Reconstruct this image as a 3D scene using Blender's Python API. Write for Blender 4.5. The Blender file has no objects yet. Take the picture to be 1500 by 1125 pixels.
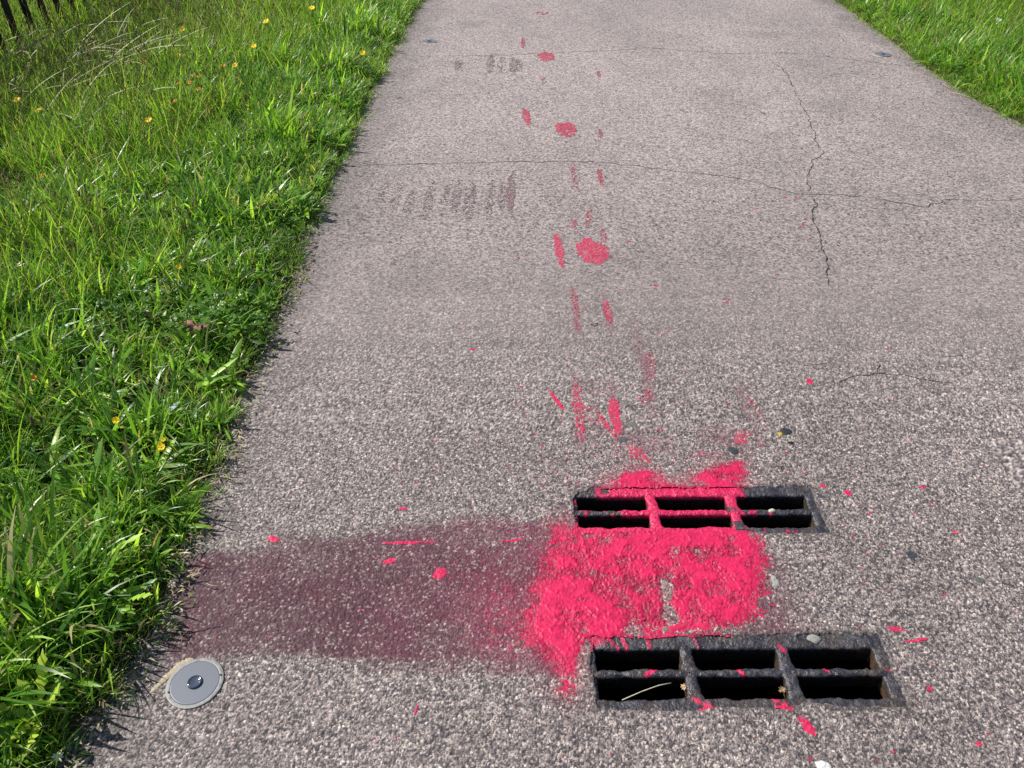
import bpy, math, random
import numpy as np
from mathutils import Vector

# ------------------------------------------------------------------ camera, sky, sun, exposure
SC = bpy.context.scene
COL = SC.collection
R = math.radians
PITCH, YAW, CAMH, FPX = R(37.6), 0.0091, 1.5, 1127.0

cam_d = bpy.data.cameras.new('camera')
cam_d.sensor_fit = 'HORIZONTAL'; cam_d.sensor_width = 36.0
cam_d.lens = FPX / 1500 * 36.0
cam_d.clip_start = 0.02; cam_d.clip_end = 500
cam = bpy.data.objects.new('camera', cam_d); COL.objects.link(cam)
cam.location = (0, 0, CAMH)
cam.rotation_euler = (math.pi / 2 - PITCH, 0, YAW)
SC.camera = cam

SUN_EL = R(47); SUN_DIR2 = (-0.93, 0.37)
w = bpy.data.worlds.new('World'); SC.world = w; w.use_nodes = True
nt = w.node_tree
sky = nt.nodes.new('ShaderNodeTexSky'); sky.sky_type = 'NISHITA'; sky.sun_disc = False
sky.sun_elevation = SUN_EL; sky.sun_rotation = math.atan2(SUN_DIR2[0], SUN_DIR2[1])
bg = nt.nodes['Background']; bg.inputs['Strength'].default_value = 0.085
nt.links.new(sky.outputs[0], bg.inputs['Color'])
sd = bpy.data.lights.new('sun', 'SUN'); sd.energy = 4.6; sd.angle = R(0.53); sd.color = (1.0, 0.95, 0.88)
so = bpy.data.objects.new('sun', sd); COL.objects.link(so)
n2 = math.hypot(*SUN_DIR2)
SV = Vector((SUN_DIR2[0] / n2 * math.cos(SUN_EL), SUN_DIR2[1] / n2 * math.cos(SUN_EL), math.sin(SUN_EL)))
so.rotation_euler = SV.to_track_quat('Z', 'Y').to_euler()
so.location = SV * 20
vs = SC.view_settings
vs.view_transform = 'Standard'; vs.look = 'None'; vs.exposure = 0.28; vs.gamma = 1.0
SC.cycles.max_bounces = 6; SC.cycles.transparent_max_bounces = 8
SC.cycles.use_denoising = False

rnd = random.Random(7)

# ------------------------------------------------------------------ survey: points read off the photograph, laid on the ground
def G(x, y, z=0.0):
    a = (x - 750) / FPX; b = (562.5 - y) / FPX
    dy = math.cos(PITCH) + b * math.sin(PITCH); dz = -math.sin(PITCH) + b * math.cos(PITCH)
    t = (z - CAMH) / dz
    X, Y = a * t, dy * t
    return (X * math.cos(YAW) - Y * math.sin(YAW), X * math.sin(YAW) + Y * math.cos(YAW))
def GP(pts): return np.array([G(*p) for p in pts])

# ------------------------------------------------------------------ numeric helpers
def hsh(ix, iy, seed):
    h = (ix.astype(np.int64) * 374761393 + iy.astype(np.int64) * 668265263 + seed * 1442695041) & 0xFFFFFFFF
    h = ((h ^ (h >> 13)) * 1274126177) & 0xFFFFFFFF
    h = ((h ^ (h >> 16)) * 2246822519) & 0xFFFFFFFF
    return ((h ^ (h >> 15)) & 0xFFFFFF) / float(0xFFFFFF)
def vnoise(x, y, seed=0):
    ix = np.floor(x); iy = np.floor(y); fx = x - ix; fy = y - iy
    fx = fx * fx * (3 - 2 * fx); fy = fy * fy * (3 - 2 * fy)
    a = hsh(ix, iy, seed); b = hsh(ix + 1, iy, seed); c = hsh(ix, iy + 1, seed); d = hsh(ix + 1, iy + 1, seed)
    return (a * (1 - fx) + b * fx) * (1 - fy) + (c * (1 - fx) + d * fx) * fy
def fbm(x, y, seed=0, o=4):
    s = 0.0; a = 0.5; t = 0.0
    for i in range(o):
        s = s + a * vnoise(x, y, seed + i * 17); t += a; a *= 0.5; x = x * 2.03 + 3.1; y = y * 2.03 + 1.7
    return s / t
def sstep(a, b, x):
    t = np.clip((x - a) / (b - a), 0, 1); return t * t * (3 - 2 * t)
def sdf(px, py, poly):
    """signed distance, positive inside the polygon"""
    d = np.full(px.shape, 1e9); ins = np.zeros(px.shape, bool); n = len(poly)
    for i in range(n):
        ax, ay = poly[i]; bx, by = poly[(i + 1) % n]
        ex, ey = bx - ax, by - ay
        t = np.clip(((px - ax) * ex + (py - ay) * ey) / (ex * ex + ey * ey + 1e-12), 0, 1)
        d = np.minimum(d, (px - ax - t * ex) ** 2 + (py - ay - t * ey) ** 2)
        if ey != 0:
            c = (ay > py) != (by > py)
            ins ^= c & (px < ex * (py - ay) / ey + ax)
    d = np.sqrt(d)
    return np.where(ins, d, -d)

# ------------------------------------------------------------------ mesh helpers
def mesh_np(name, V, F, col=None, mat=None, smooth=True):
    me = bpy.data.meshes.new(name)
    V = np.asarray(V, np.float32); F = np.asarray(F, np.int32); k = F.shape[1]
    me.vertices.add(len(V)); me.vertices.foreach_set('co', V.ravel())
    me.loops.add(F.size); me.loops.foreach_set('vertex_index', F.ravel())
    me.polygons.add(len(F)); me.polygons.foreach_set('loop_start', np.arange(0, F.size, k, dtype=np.int32))
    me.polygons.foreach_set('use_smooth', np.full(len(F), smooth))
    me.update(calc_edges=True)
    if col is not None:
        a = me.attributes.new('Col', 'FLOAT_COLOR', 'POINT')
        c = np.ones((len(V), 4), np.float32); c[:, :np.shape(col)[1]] = col
        a.data.foreach_set('color', c.ravel())
    if mat: me.materials.append(mat)
    return me
class MB:
    def __init__(s): s.v = []; s.f = []; s.c = []
    def add(s, V, F, c):
        o = len(s.v); s.v += [tuple(p) for p in V]; s.f += [tuple(i + o for i in f) for f in F]
        s.c += [tuple(c)] * len(V) if not isinstance(c, list) else c
    def ribbon(s, pts, widths, side, c, fold=0.0):
        """leaf or blade: a strip along pts; fold > 0 gives a creased midrib"""
        side = Vector(side); V = []; F = []
        for i, (p, wd) in enumerate(zip(pts, widths)):
            p = Vector(p); t = (Vector(pts[min(i + 1, len(pts) - 1)]) - Vector(pts[max(i - 1, 0)]))
            sd_ = (side - t * (side.dot(t) / max(t.length_squared, 1e-12))).normalized()
            nn = sd_.cross(t).normalized()
            if fold:
                V += [p - sd_ * wd / 2 + nn * wd * fold, p, p + sd_ * wd / 2 + nn * wd * fold]
            else: V += [p - sd_ * wd / 2, p + sd_ * wd / 2]
        k = 3 if fold else 2
        for i in range(len(pts) - 1):
            for j in range(k - 1):
                a = i * k + j; F.append((a, a + 1, a + k + 1, a + k))
        s.add(V, F, c)
    def tube(s, pts, rad, c, n=5):
        V = []; F = []
        for i, p in enumerate(pts):
            p = Vector(p); t = (Vector(pts[min(i + 1, len(pts) - 1)]) - Vector(pts[max(i - 1, 0)])).normalized()
            u = t.cross(Vector((0.31, 0.9, 0.17))).normalized(); v_ = t.cross(u)
            r = rad[i] if isinstance(rad, (list, tuple)) else rad
            for j in range(n):
                a = 2 * math.pi * j / n; V.append(p + u * r * math.cos(a) + v_ * r * math.sin(a))
        for i in range(len(pts) - 1):
            for j in range(n):
                F.append((i * n + j, i * n + (j + 1) % n, (i + 1) * n + (j + 1) % n, (i + 1) * n + j))
        F.append(tuple(range(n))[::-1]); F.append(tuple(range((len(pts) - 1) * n, len(pts) * n)))
        s.add(V, F, c)
    def mesh(s, name, mat, smooth=True):
        me = bpy.data.meshes.new(name); me.from_pydata(s.v, [], s.f)
        me.polygons.foreach_set('use_smooth', [smooth] * len(s.f))
        a = me.attributes.new('Col', 'FLOAT_COLOR', 'POINT')
        c = np.ones((len(s.v), 4), np.float32); c[:, :3] = np.array(s.c)
        a.data.foreach_set('color', c.ravel())
        me.materials.append(mat); me.update(); return me
def link(name, me, parent=None):
    o = bpy.data.objects.new(name, me); COL.objects.link(o)
    if parent: o.parent = parent
    return o
def tag(o, label=None, cat=None, group=None, kind=None):
    if label: o['label'] = label
    if cat: o['category'] = cat
    if group: o['group'] = group
    if kind: o['kind'] = kind
    return o
def empty(name, loc=(0, 0, 0), rz=0.0):
    o = bpy.data.objects.new(name, None); COL.objects.link(o); o.location = loc; o.rotation_euler = (0, 0, rz)
    o.empty_display_size = 0.05
    return o

# ------------------------------------------------------------------ materials
def mat_new(name):
    m = bpy.data.materials.new(name); m.use_nodes = True
    return m, m.node_tree, m.node_tree.nodes['Principled BSDF']
def attr_mat(name, rough=0.7, spec=0.4, nscale=300, namt=0.25, bump=0.0, bscale=600, bdist=0.001, metal=0.0, rough2=None):
    m, t, b = mat_new(name)
    at = t.nodes.new('ShaderNodeAttribute'); at.attribute_name = 'Col'
    tc = t.nodes.new('ShaderNodeTexCoord')
    no = t.nodes.new('ShaderNodeTexNoise'); no.inputs['Scale'].default_value = nscale; no.inputs['Detail'].default_value = 4
    t.links.new(tc.outputs['Object'], no.inputs['Vector'])
    mr = t.nodes.new('ShaderNodeMapRange')
    mr.inputs['From Min'].default_value = 0.25; mr.inputs['From Max'].default_value = 0.75
    mr.inputs['To Min'].default_value = 1 - namt; mr.inputs['To Max'].default_value = 1 + namt
    t.links.new(no.outputs['Fac'], mr.inputs['Value'])
    mx = t.nodes.new('ShaderNodeMix'); mx.data_type = 'RGBA'; mx.blend_type = 'MULTIPLY'; mx.inputs['Factor'].default_value = 1
    t.links.new(at.outputs['Color'], mx.inputs['A']); t.links.new(mr.outputs['Result'], mx.inputs['B'])
    t.links.new(mx.outputs['Result'], b.inputs['Base Color'])
    b.inputs['Roughness'].default_value = rough; b.inputs['Specular IOR Level'].default_value = spec
    b.inputs['Metallic'].default_value = metal
    if rough2 is not None:
        m2 = t.nodes.new('ShaderNodeMapRange'); m2.inputs['To Min'].default_value = rough; m2.inputs['To Max'].default_value = rough2
        m2.inputs['From Min'].default_value = 0.3; m2.inputs['From Max'].default_value = 0.7
        t.links.new(no.outputs['Fac'], m2.inputs['Value']); t.links.new(m2.outputs['Result'], b.inputs['Roughness'])
    if bump:
        n2_ = t.nodes.new('ShaderNodeTexNoise'); n2_.inputs['Scale'].default_value = bscale; n2_.inputs['Detail'].default_value = 5
        t.links.new(tc.outputs['Object'], n2_.inputs['Vector'])
        bp = t.nodes.new('ShaderNodeBump'); bp.inputs['Strength'].default_value = bump; bp.inputs['Distance'].default_value = bdist
        t.links.new(n2_.outputs['Fac'], bp.inputs['Height']); t.links.new(bp.outputs['Normal'], b.inputs['Normal'])
    return m
M_ASPH = attr_mat('asphalt', rough=0.72, spec=0.4, nscale=700, namt=0.36, bump=0.6, bscale=900, bdist=0.001)
def far_stones(m):
    """beyond the reach of modelled stones (attribute alpha) the stones are grain in the material"""
    t = m.node_tree; b = t.nodes['Principled BSDF']; Lk = t.links.new
    at = [n for n in t.nodes if n.type == 'ATTRIBUTE'][0]; tc = [n for n in t.nodes if n.type == 'TEX_COORD'][0]
    src = b.inputs['Base Color'].links[0].from_socket
    vo = t.nodes.new('ShaderNodeTexVoronoi'); vo.inputs['Scale'].default_value = 1 / 0.0058; Lk(tc.outputs['Object'], vo.inputs['Vector'])
    sp = t.nodes.new('ShaderNodeSeparateColor'); Lk(vo.outputs['Color'], sp.inputs[0])
    vb = t.nodes.new('ShaderNodeTexVoronoi'); vb.inputs['Scale'].default_value = 1 / 0.0085; Lk(tc.outputs['Object'], vb.inputs['Vector'])
    sb = t.nodes.new('ShaderNodeSeparateColor'); Lk(vb.outputs['Color'], sb.inputs[0])
    av = t.nodes.new('ShaderNodeMath'); av.operation = 'ADD'; Lk(sp.outputs[0], av.inputs[0]); Lk(sb.outputs[0], av.inputs[1])
    mr = t.nodes.new('ShaderNodeMapRange'); mr.inputs['From Max'].default_value = 2.0; mr.inputs['To Min'].default_value = 0.05; mr.inputs['To Max'].default_value = 1.95
    Lk(av.outputs[0], mr.inputs['Value'])
    mx = t.nodes.new('ShaderNodeMix'); mx.data_type = 'RGBA'; mx.blend_type = 'MULTIPLY'
    Lk(at.outputs['Alpha'], mx.inputs['Factor']); Lk(src, mx.inputs['A']); Lk(mr.outputs['Result'], mx.inputs['B'])
    Lk(mx.outputs['Result'], b.inputs['Base Color'])
far_stones(M_ASPH)
M_PAINT = attr_mat('pink_paint', rough=0.42, spec=0.32, nscale=60, namt=0.14, bump=0.2, bscale=300, bdist=0.0007, rough2=0.65)
M_WORN = attr_mat('worn_pink_paint', rough=0.6, spec=0.35, nscale=180, namt=0.2)
M_IRON = attr_mat('cast_iron', rough=0.25, spec=0.6, nscale=120, namt=0.45, bump=0.8, bscale=170, bdist=0.0045, rough2=0.5)
M_DARK = attr_mat('silt_and_pit_shade', rough=0.9, spec=0.1, nscale=40, namt=0.3)
M_SOIL = attr_mat('soil', rough=0.95, spec=0.1, nscale=250, namt=0.45, bump=0.8, bscale=300, bdist=0.006)
M_GUM = attr_mat('gum', rough=0.65, spec=0.3, nscale=400, namt=0.25, bump=0.4, bscale=500, bdist=0.001)
M_DRY = attr_mat('dry_stalk', rough=0.6, spec=0.3, nscale=200, namt=0.25)
M_WOOD = attr_mat('dark_timber', rough=0.8, spec=0.2, nscale=30, namt=0.4, bump=0.5, bscale=60, bdist=0.004)
M_SEAL = attr_mat('sealant', rough=0.8, spec=0.2, nscale=500, namt=0.2, bump=0.6, bscale=700, bdist=0.001)

def leaf_mat(name, trans=0.44, rough=0.34, gain=(1.55, 1.5, 0.8)):
    m, t, b = mat_new(name)
    at = t.nodes.new('ShaderNodeAttribute'); at.attribute_name = 'Col'
    oi = t.nodes.new('ShaderNodeObjectInfo')
    mr = t.nodes.new('ShaderNodeMapRange'); mr.inputs['To Min'].default_value = 0.85; mr.inputs['To Max'].default_value = 1.55
    t.links.new(oi.outputs['Random'], mr.inputs['Value'])
    mx = t.nodes.new('ShaderNodeMix'); mx.data_type = 'RGBA'; mx.blend_type = 'MULTIPLY'; mx.inputs['Factor'].default_value = 1
    t.links.new(at.outputs['Color'], mx.inputs['A']); t.links.new(mr.outputs['Result'], mx.inputs['B'])
    t.links.new(mx.outputs['Result'], b.inputs['Base Color'])
    b.inputs['Roughness'].default_value = rough; b.inputs['Specular IOR Level'].default_value = 0.45
    tr = t.nodes.new('ShaderNodeBsdfTranslucent')
    m2 = t.nodes.new('ShaderNodeMix'); m2.data_type = 'RGBA'; m2.blend_type = 'MULTIPLY'; m2.inputs['Factor'].default_value = 1
    m2.inputs['B'].default_value = (*gain, 1)
    t.links.new(mx.outputs['Result'], m2.inputs['A']); t.links.new(m2.outputs['Result'], tr.inputs['Color'])
    ms = t.nodes.new('ShaderNodeMixShader'); ms.inputs[0].default_value = trans
    t.links.new(b.outputs[0], ms.inputs[1]); t.links.new(tr.outputs[0], ms.inputs[2])
    t.links.new(ms.outputs[0], t.nodes['Material Output'].inputs['Surface'])
    return m
M_LEAF = leaf_mat('grass_leaf')
M_PETAL = leaf_mat('petal', 0.25, 0.6, (1.1, 1.1, 1.0))

# ------------------------------------------------------------------ asphalt relief and colour (shared by path and paint)
CH = 0.0048
def chips(x, y):
    """crushed-stone relief: height 0..1, stone id hash, edge 0..1, second hash"""
    wx = x + 0.0035 * (vnoise(x * 90, y * 90, 5) - 0.5); wy = y + 0.0035 * (vnoise(x * 90, y * 90, 6) - 0.5)
    def layer(cs, seed):
        gx, gy = wx / cs, wy / cs
        ix, iy = np.floor(gx), np.floor(gy)
        f1 = np.full(x.shape, 9.0); f2 = np.full(x.shape, 9.0)
        bi = np.zeros(x.shape); bj = np.zeros(x.shape); bx = np.zeros(x.shape); by = np.zeros(x.shape)
        for di in (-1, 0, 1):
            for dj in (-1, 0, 1):
                jx, jy = ix + di, iy + dj
                qx = jx + 0.08 + 0.84 * hsh(jx, jy, seed); qy = jy + 0.08 + 0.84 * hsh(jx, jy, seed + 1)
                dx, dy = gx - qx, gy - qy; d = np.sqrt(dx * dx + dy * dy)
                c = d < f1
                f2 = np.where(c, f1, np.minimum(f2, d)); f1 = np.where(c, d, f1)
                bi = np.where(c, jx, bi); bj = np.where(c, jy, bj); bx = np.where(c, dx, bx); by = np.where(c, dy, by)
        return f1, f2, bi, bj, bx, by
    f1, f2, bi, bj, bx, by = layer(CH, 11)
    e = sstep(0.05, 0.24, f2 - f1); r1 = hsh(bi, bj, 21); r2 = hsh(bi, bj, 22)
    tx = hsh(bi, bj, 23) - 0.5; ty = hsh(bi, bj, 24) - 0.5
    h = e * (0.25 + 0.75 * r2 + 1.1 * (bx * tx + by * ty))
    g1, g2, ci, cj, cx, cy = layer(CH * 1.9, 41)
    q = hsh(ci, cj, 51); big = (q < 0.26) & (g1 < 0.46)
    e2 = sstep(0.46, 0.30, g1)
    h2 = e2 * (0.75 + 0.4 * hsh(ci, cj, 52) + 0.6 * (cx * (hsh(ci, cj, 53) - .5) + cy * (hsh(ci, cj, 54) - .5)))
    up = big & (h2 > h)
    return (np.where(up, h2, h), np.where(up, hsh(ci, cj, 55), r1), np.where(up, e2, e), np.where(up, hsh(ci, cj, 56), r2))
AMP = 0.0023
def relief(x, y, ch=None):
    h = (ch if ch is not None else chips(x, y))[0]
    return AMP * (h - 0.5) + 0.004 * (fbm(x * 3, y * 3, 70, 3) - 0.5)

# grates: origin (near-left corner of the slots), turn, slot columns and rows in their own frame
SLOT_X = [(0.0, 0.186), (0.214, 0.399), (0.428, 0.614)]
GRATES = [dict(o=(0.1625, 1.3465), a=0.0165, rows=[(0.0, 0.042), (0.061, 0.107)]),
          dict(o=(0.1765, 0.8735), a=0.0165, rows=[(0.0, 0.050), (0.070, 0.116)])]
def to_grate(g, x, y):
    dx, dy = x - g['o'][0], y - g['o'][1]; c, s = math.cos(g['a']), math.sin(g['a'])
    return dx * c + dy * s, -dx * s + dy * c
def grate_edge(g, x, y, wob=True):
    """distance outside the visible iron rectangle (negative over the iron)"""
    u, v = to_grate(g, x, y); top = g['rows'][1][1] + 0.031; bot = -0.020
    first = g is GRATES[0]
    l, r = -0.006, 0.614 + 0.020
    d = np.maximum(np.maximum(l - u, u - r), np.maximum(bot - v, v - top))
    if wob:
        d = d + 0.015 * (fbm(x * 40, y * 40, 90, 3) - 0.5) + 0.004 * (vnoise(x * 160, y * 160, 91) - .5)
        # asphalt laps over the iron at the left ends and along part of the near bar
        if first: d = d + 0.020 * sstep(0.05, 0.02, u) * sstep(0.10, 0.125, v)
        else:
            d = d + 0.013 * sstep(0.395, 0.43, u) * sstep(0.50, 0.45, u) * sstep(0.0, -0.01, v)
    return d

# ---- paint outlines, read from the photograph
SPILL = GP([(764, 905), (778, 870), (792, 842), (798, 806), (816, 772), (846, 760), (905, 758), (1000, 758), (1092, 758), (1114, 786),
            (1124, 830), (1118, 872), (1104, 908), (1070, 932), (1000, 942), (950, 946), (905, 952), (872, 955), (852, 964), (838, 985),
            (829, 1012), (825, 988), (812, 970), (788, 950), (768, 930)])
SPILL_TOP = GP([(868, 736), (884, 708), (912, 694), (936, 686), (960, 690), (984, 708), (1000, 708), (1024, 692), (1044, 682), (1086, 676),
                (1092, 692), (1088, 706), (1096, 736)])
STAIN = GP([(235, 985), (250, 930), (262, 860), (268, 818), (340, 806), (450, 790), (560, 772), (640, 764), (740, 762), (850, 772), (870, 800),
            (850, 900), (830, 975), (740, 986), (640, 982), (540, 978), (440, 962), (360, 958), (300, 970), (262, 985)])
HALO = GP([(690, 830), (750, 790), (820, 765), (1090, 775), (1145, 800), (1150, 850), (1120, 910), (1040, 930), (900, 945), (830, 985), (740, 965), (680, 920)])
TYRE = [(560, 262, 8, 46, .35), (600, 270, 10, 54, .4), (628, 262, 9, 62, .5), (668, 258, 9, 60, .45), (688, 262, 12, 66, .7), (718, 262, 9, 58, .5),
        (735, 262, 7, 50, .55), (748, 250, 9, 62, .8), (580, 268, 10, 40, .3), (652, 264, 7, 56, .3),
        (672, 85, 9, 20, .35), (718, 78, 8, 30, .55), (735, 82, 8, 26, .45), (752, 80, 9, 28, .55), (760, 84, 7, 22, .4),
        (700, 840, 14, 60, .3), (960, 640, 60, 26, .35), (1050, 620, 60, 30, .25), (1040, 660, 40, 14, .4), (950, 520, 14, 70, .35), (843, 415, 11, 80, .4), (846, 545, 14, 115, .45), (890, 425, 10, 70, .35), (900, 555, 14, 105, .45), (868, 560, 26, 100, .2), (945, 470, 12, 160, .3), (1100, 560, 16, 95, .3), (930, 630, 40, 60, .3), (1075, 630, 40, 50, .3)]
SMUDGE = [(1335, 812, 22, 12, .5), (1070, 150, 60, 26, .28), (1200, 100, 50, 18, .2), (1380, 205, 40, 10, .25), (1110, 50, 50, 6, .3), (1220, 155, 60, 12, .2),
          (690, 35, 30, 6, .3), (560, 330, 60, 30, .2), (1440, 262, 30, 12, .25), (1440, 460, 50, 14, .2), (600, 400, 80, 40, .18), (620, 150, 40, 20, .15)]

def asphalt_color(x, y, ch, near=1.0):
    h, r, e, r2 = ch
    r = 0.5 + 0.95 * (r - 0.5)
    pal = np.array([(0.042, 0.044, 0.056), (0.15, 0.133, 0.135), (0.30, 0.258, 0.25), (0.44, 0.385, 0.36), (0.70, 0.64, 0.58)])
    stops = np.array([0.0, 0.25, 0.55, 0.86, 1.0])
    c = np.stack([np.interp(r, stops, pal[:, k]) for k in range(3)], -1)
    c *= (0.8 + 0.4 * r2)[:, None]
    # pale, pinkish dust in the far half; coarse open texture near the gully
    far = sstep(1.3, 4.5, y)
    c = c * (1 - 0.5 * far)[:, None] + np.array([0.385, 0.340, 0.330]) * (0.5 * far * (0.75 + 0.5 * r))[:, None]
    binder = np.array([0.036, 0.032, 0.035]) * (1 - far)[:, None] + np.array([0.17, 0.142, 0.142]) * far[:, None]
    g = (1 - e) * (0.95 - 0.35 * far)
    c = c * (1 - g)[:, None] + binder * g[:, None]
    L = fbm(x * 1.3, y * 0.9, 120, 4); L2 = fbm(x * 7, y * 5, 121, 4)
    c *= (1 + 0.34 * (L - 0.5) + 0.22 * (L2 - 0.5))[:, None]
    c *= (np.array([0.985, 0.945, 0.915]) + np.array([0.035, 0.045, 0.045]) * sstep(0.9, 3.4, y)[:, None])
    # darker along both grass edges
    ed = np.minimum(x + 0.90, 2.84 - x)
    c *= (1 - 0.30 * sstep(0.30, 0.02, ed + 0.25 * (fbm(x * 6, y * 4, 130) - .5)))[:, None]
    for (px, py, hw, hh, s) in SMUDGE:
        gx, gy = G(px, py); gx2, _ = G(px + hw, py); _, gy2 = G(px, py - hh); rx, ry = gx2 - gx, gy2 - gy
        d = ((x - gx) / rx) ** 2 + ((y - gy) / ry) ** 2 + 0.8 * (fbm(x * 14, y * 9, 140) - .5)
        c *= (1 - .55 * s * sstep(1.4, -0.1, d + 0.9 * (fbm(x * 45, y * 30, 141, 3) - .5)))[:, None]
    # wine-dark run-off stain: dyes the binder, the stone tops stay paler
    near_ = (y < 1.6) & (x < 1.1)
    if near_.any():
        i = np.where(near_)[0]; X, Y = x[i], y[i]
        d = sdf(X, Y, STAIN) + 0.075 * (fbm(X * 11, Y * 16, 150, 5) - .5) + 0.03 * (vnoise(X * 4, Y * 45, 149) - .5) + 0.012 * (vnoise(X * 90, Y * 90, 151) - .5)
        s = sstep(-0.022, 0.034, d) * np.clip(0.92 + 0.75 * (fbm(X * 8, Y * 13, 152, 5) - .5), 0, 1.05)
        keep = sstep(0.62, 0.95, r[i]) * e[i] * sstep(0.25, 0.6, h[i])
        edge_l = sstep(-0.35, -0.8, X)
        gp = sstep(-0.45, 0.02, X + .15 * (fbm(X * 12, Y * 12, 148) - .5))[:, None]
        dye = (np.array([0.072, 0.020, 0.034]) * (1 - gp) + np.array([0.118, 0.024, 0.048]) * gp) * (0.75 + 0.6 * fbm(X * 11, Y * 11, 153))[:, None]
        m = np.clip(s * (0.90 - 0.42 * keep) + 0.05 * s * edge_l, 0, 1)[:, None]
        c[i] = c[i] * (1 - m) + dye * m
        # thin pink mist round the spill
        d = sdf(X, Y, SPILL) + 0.03 * (fbm(X * 18, Y * 18, 154) - .5)
        m = np.exp(np.minimum(d, 0) / 0.045) * sstep(-0.17, -0.0, d) * (0.2 + 1.1 * fbm(X * 30, Y * 30, 155)) * (0.35 + 0.9 * r2[i]) * 0.75
        m *= sstep(0.66, 0.52, X) * (0.55 + 0.45 * sstep(0.30, 0.1, X))
        mt = 0.55 * np.exp(-((X + 0.02) / 0.09) ** 2) * np.exp(-((Y - 1.07) / 0.12) ** 2) * (0.4 + 1.2 * vnoise(X * 150, Y * 150, 156)) * s
        m = np.clip(np.maximum(m, mt), 0, 0.9); m = (np.where(r2[i] < 0.15 + m * 1.0, m ** .7 * (m > .04), m * 0.35))[:, None]
        c[i] = c[i] * (1 - m) + np.array([0.42, 0.030, 0.085]) * (0.45 + 0.75 * h[i])[:, None] * m
        d = sdf(X, Y, SPILL_TOP) + 0.03 * (fbm(X * 18, Y * 18, 157) - .5)
        m = np.clip(0.5 * np.exp(np.minimum(d, 0) / 0.016) * (0.3 + fbm(X * 50, Y * 50, 158)), 0, 0.9)[:, None]
        c[i] = c[i] * (1 - m) + np.array([0.45, 0.03, 0.09]) * m
        # purple fringe at the right of the spill
        m = 0.8 * np.exp(-((X - 0.585) / 0.06) ** 2) * sstep(0.98, 1.06, Y) * sstep(1.34, 1.22, Y) * (0.4 + fbm(X * 30, Y * 30, 159))
        m = (m * (1 - 0.6 * keep))[:, None]; c[i] = c[i] * (1 - m) + np.array([0.11, 0.03, 0.05]) * m
    # tyre-carried tint
    for (px, py, hw, hh, s) in TYRE[15:]:
        gx, gy = G(px, py + hh / 2); gx2, _ = G(px + hw / 2, py + hh / 2); _, gt = G(px, py); _, gb = G(px, py + hh)
        rx, ry = max(gx2 - gx, 0.004), (gt - gb) / 2
        i = np.where((np.abs(x - gx) < 2.5 * rx) & (np.abs(y - (gt + gb) / 2) < 1.6 * ry))[0]
        if len(i) == 0: continue
        X, Y = x[i], y[i]
        m = s * sstep(1.6, 0.5, np.abs(X - gx) / rx + 0.5 * (fbm(X * 60, Y * 12, 160) - .5)) * sstep(1.2, 0.7, np.abs(Y - (gt + gb) / 2) / ry) * (0.45 + 0.9 * fbm(X * 50, Y * 30, 161)) * (0.5 + 0.5 * h[i])
        m = np.clip(m, 0, .8)[:, None]
        c[i] = c[i] * (1 - m) + np.array([0.21, 0.062, 0.088]) * m
    return np.clip(c, 0.01, 0.9)

# ------------------------------------------------------------------ the path: one sheet of asphalt, finer where its stones can be told apart
def path_sheet(x0, x1, y0, y1, sx, sy, coarse=False, cut=False):
    nx, ny = int(round((x1 - x0) / sx)) + 1, int(round((y1 - y0) / sy)) + 1
    gx, gy = np.meshgrid(np.linspace(x0, x1, nx), np.linspace(y0, y1, ny))
    x, y = gx.ravel(), gy.ravel()
    ch = chips(x, y); w_ = sstep(1.72, 3.1, y) if not coarse else np.ones_like(x)
    z = relief(x, y, ((ch[0] - .5) * (1 - w_) + .5,))
    col = asphalt_color(x, y, ch) * (1 - w_)[:, None]
    if w_.max() > 0:
        flat = (np.full_like(x, .5), np.full_like(x, .46), np.full_like(x, .80), np.full_like(x, .5))
        col = col + asphalt_color(x, y, flat) * w_[:, None]
    i = np.arange(nx * ny).reshape(ny, nx)
    F = np.stack([i[:-1, :-1], i[:-1, 1:], i[1:, 1:], i[1:, :-1]], -1).reshape(-1, 4)
    col = np.concatenate([col, np.maximum(w_, 0.34)[:, None]], 1)
    if cut:
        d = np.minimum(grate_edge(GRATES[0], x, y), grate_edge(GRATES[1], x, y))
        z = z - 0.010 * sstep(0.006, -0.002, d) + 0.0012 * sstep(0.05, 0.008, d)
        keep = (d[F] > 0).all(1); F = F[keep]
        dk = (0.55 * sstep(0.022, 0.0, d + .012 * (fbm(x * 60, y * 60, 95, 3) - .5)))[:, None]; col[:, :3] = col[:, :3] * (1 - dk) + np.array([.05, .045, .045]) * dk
        used = np.zeros(nx * ny, bool); used[F.ravel()] = True
        re = np.cumsum(used) - 1; F = re[F]; x, y, z, col = x[used], y[used], z[used], col[used]
    return np.stack([x, y, z], -1), F, col
bands = [path_sheet(-1.02, 1.36, 0.62, 1.70, 0.00175, 0.0021, cut=True),
         path_sheet(1.36, 3.02, 0.62, 1.70, 0.006, 0.006),
         path_sheet(-1.02, 2.5, 1.70, 3.10, 0.0031, 0.0046),
         path_sheet(2.5, 3.02, 1.70, 3.10, 0.008, 0.008),
         path_sheet(-1.02, 3.02, 3.10, 12.0, 0.03, 0.04, coarse=True),
         path_sheet(-1.02, 3.02, -3.0, 0.62, 0.03, 0.03, coarse=True)]
Vs, Fs, Cs, off = [], [], [], 0
for v_, f_, c_ in bands:
    Vs.append(v_); Fs.append(f_ + off); Cs.append(c_); off += len(v_)
path = link('path', mesh_np('path', np.concatenate(Vs), np.concatenate(Fs), np.concatenate(Cs), M_ASPH))
tag(path, kind='structure')
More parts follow.
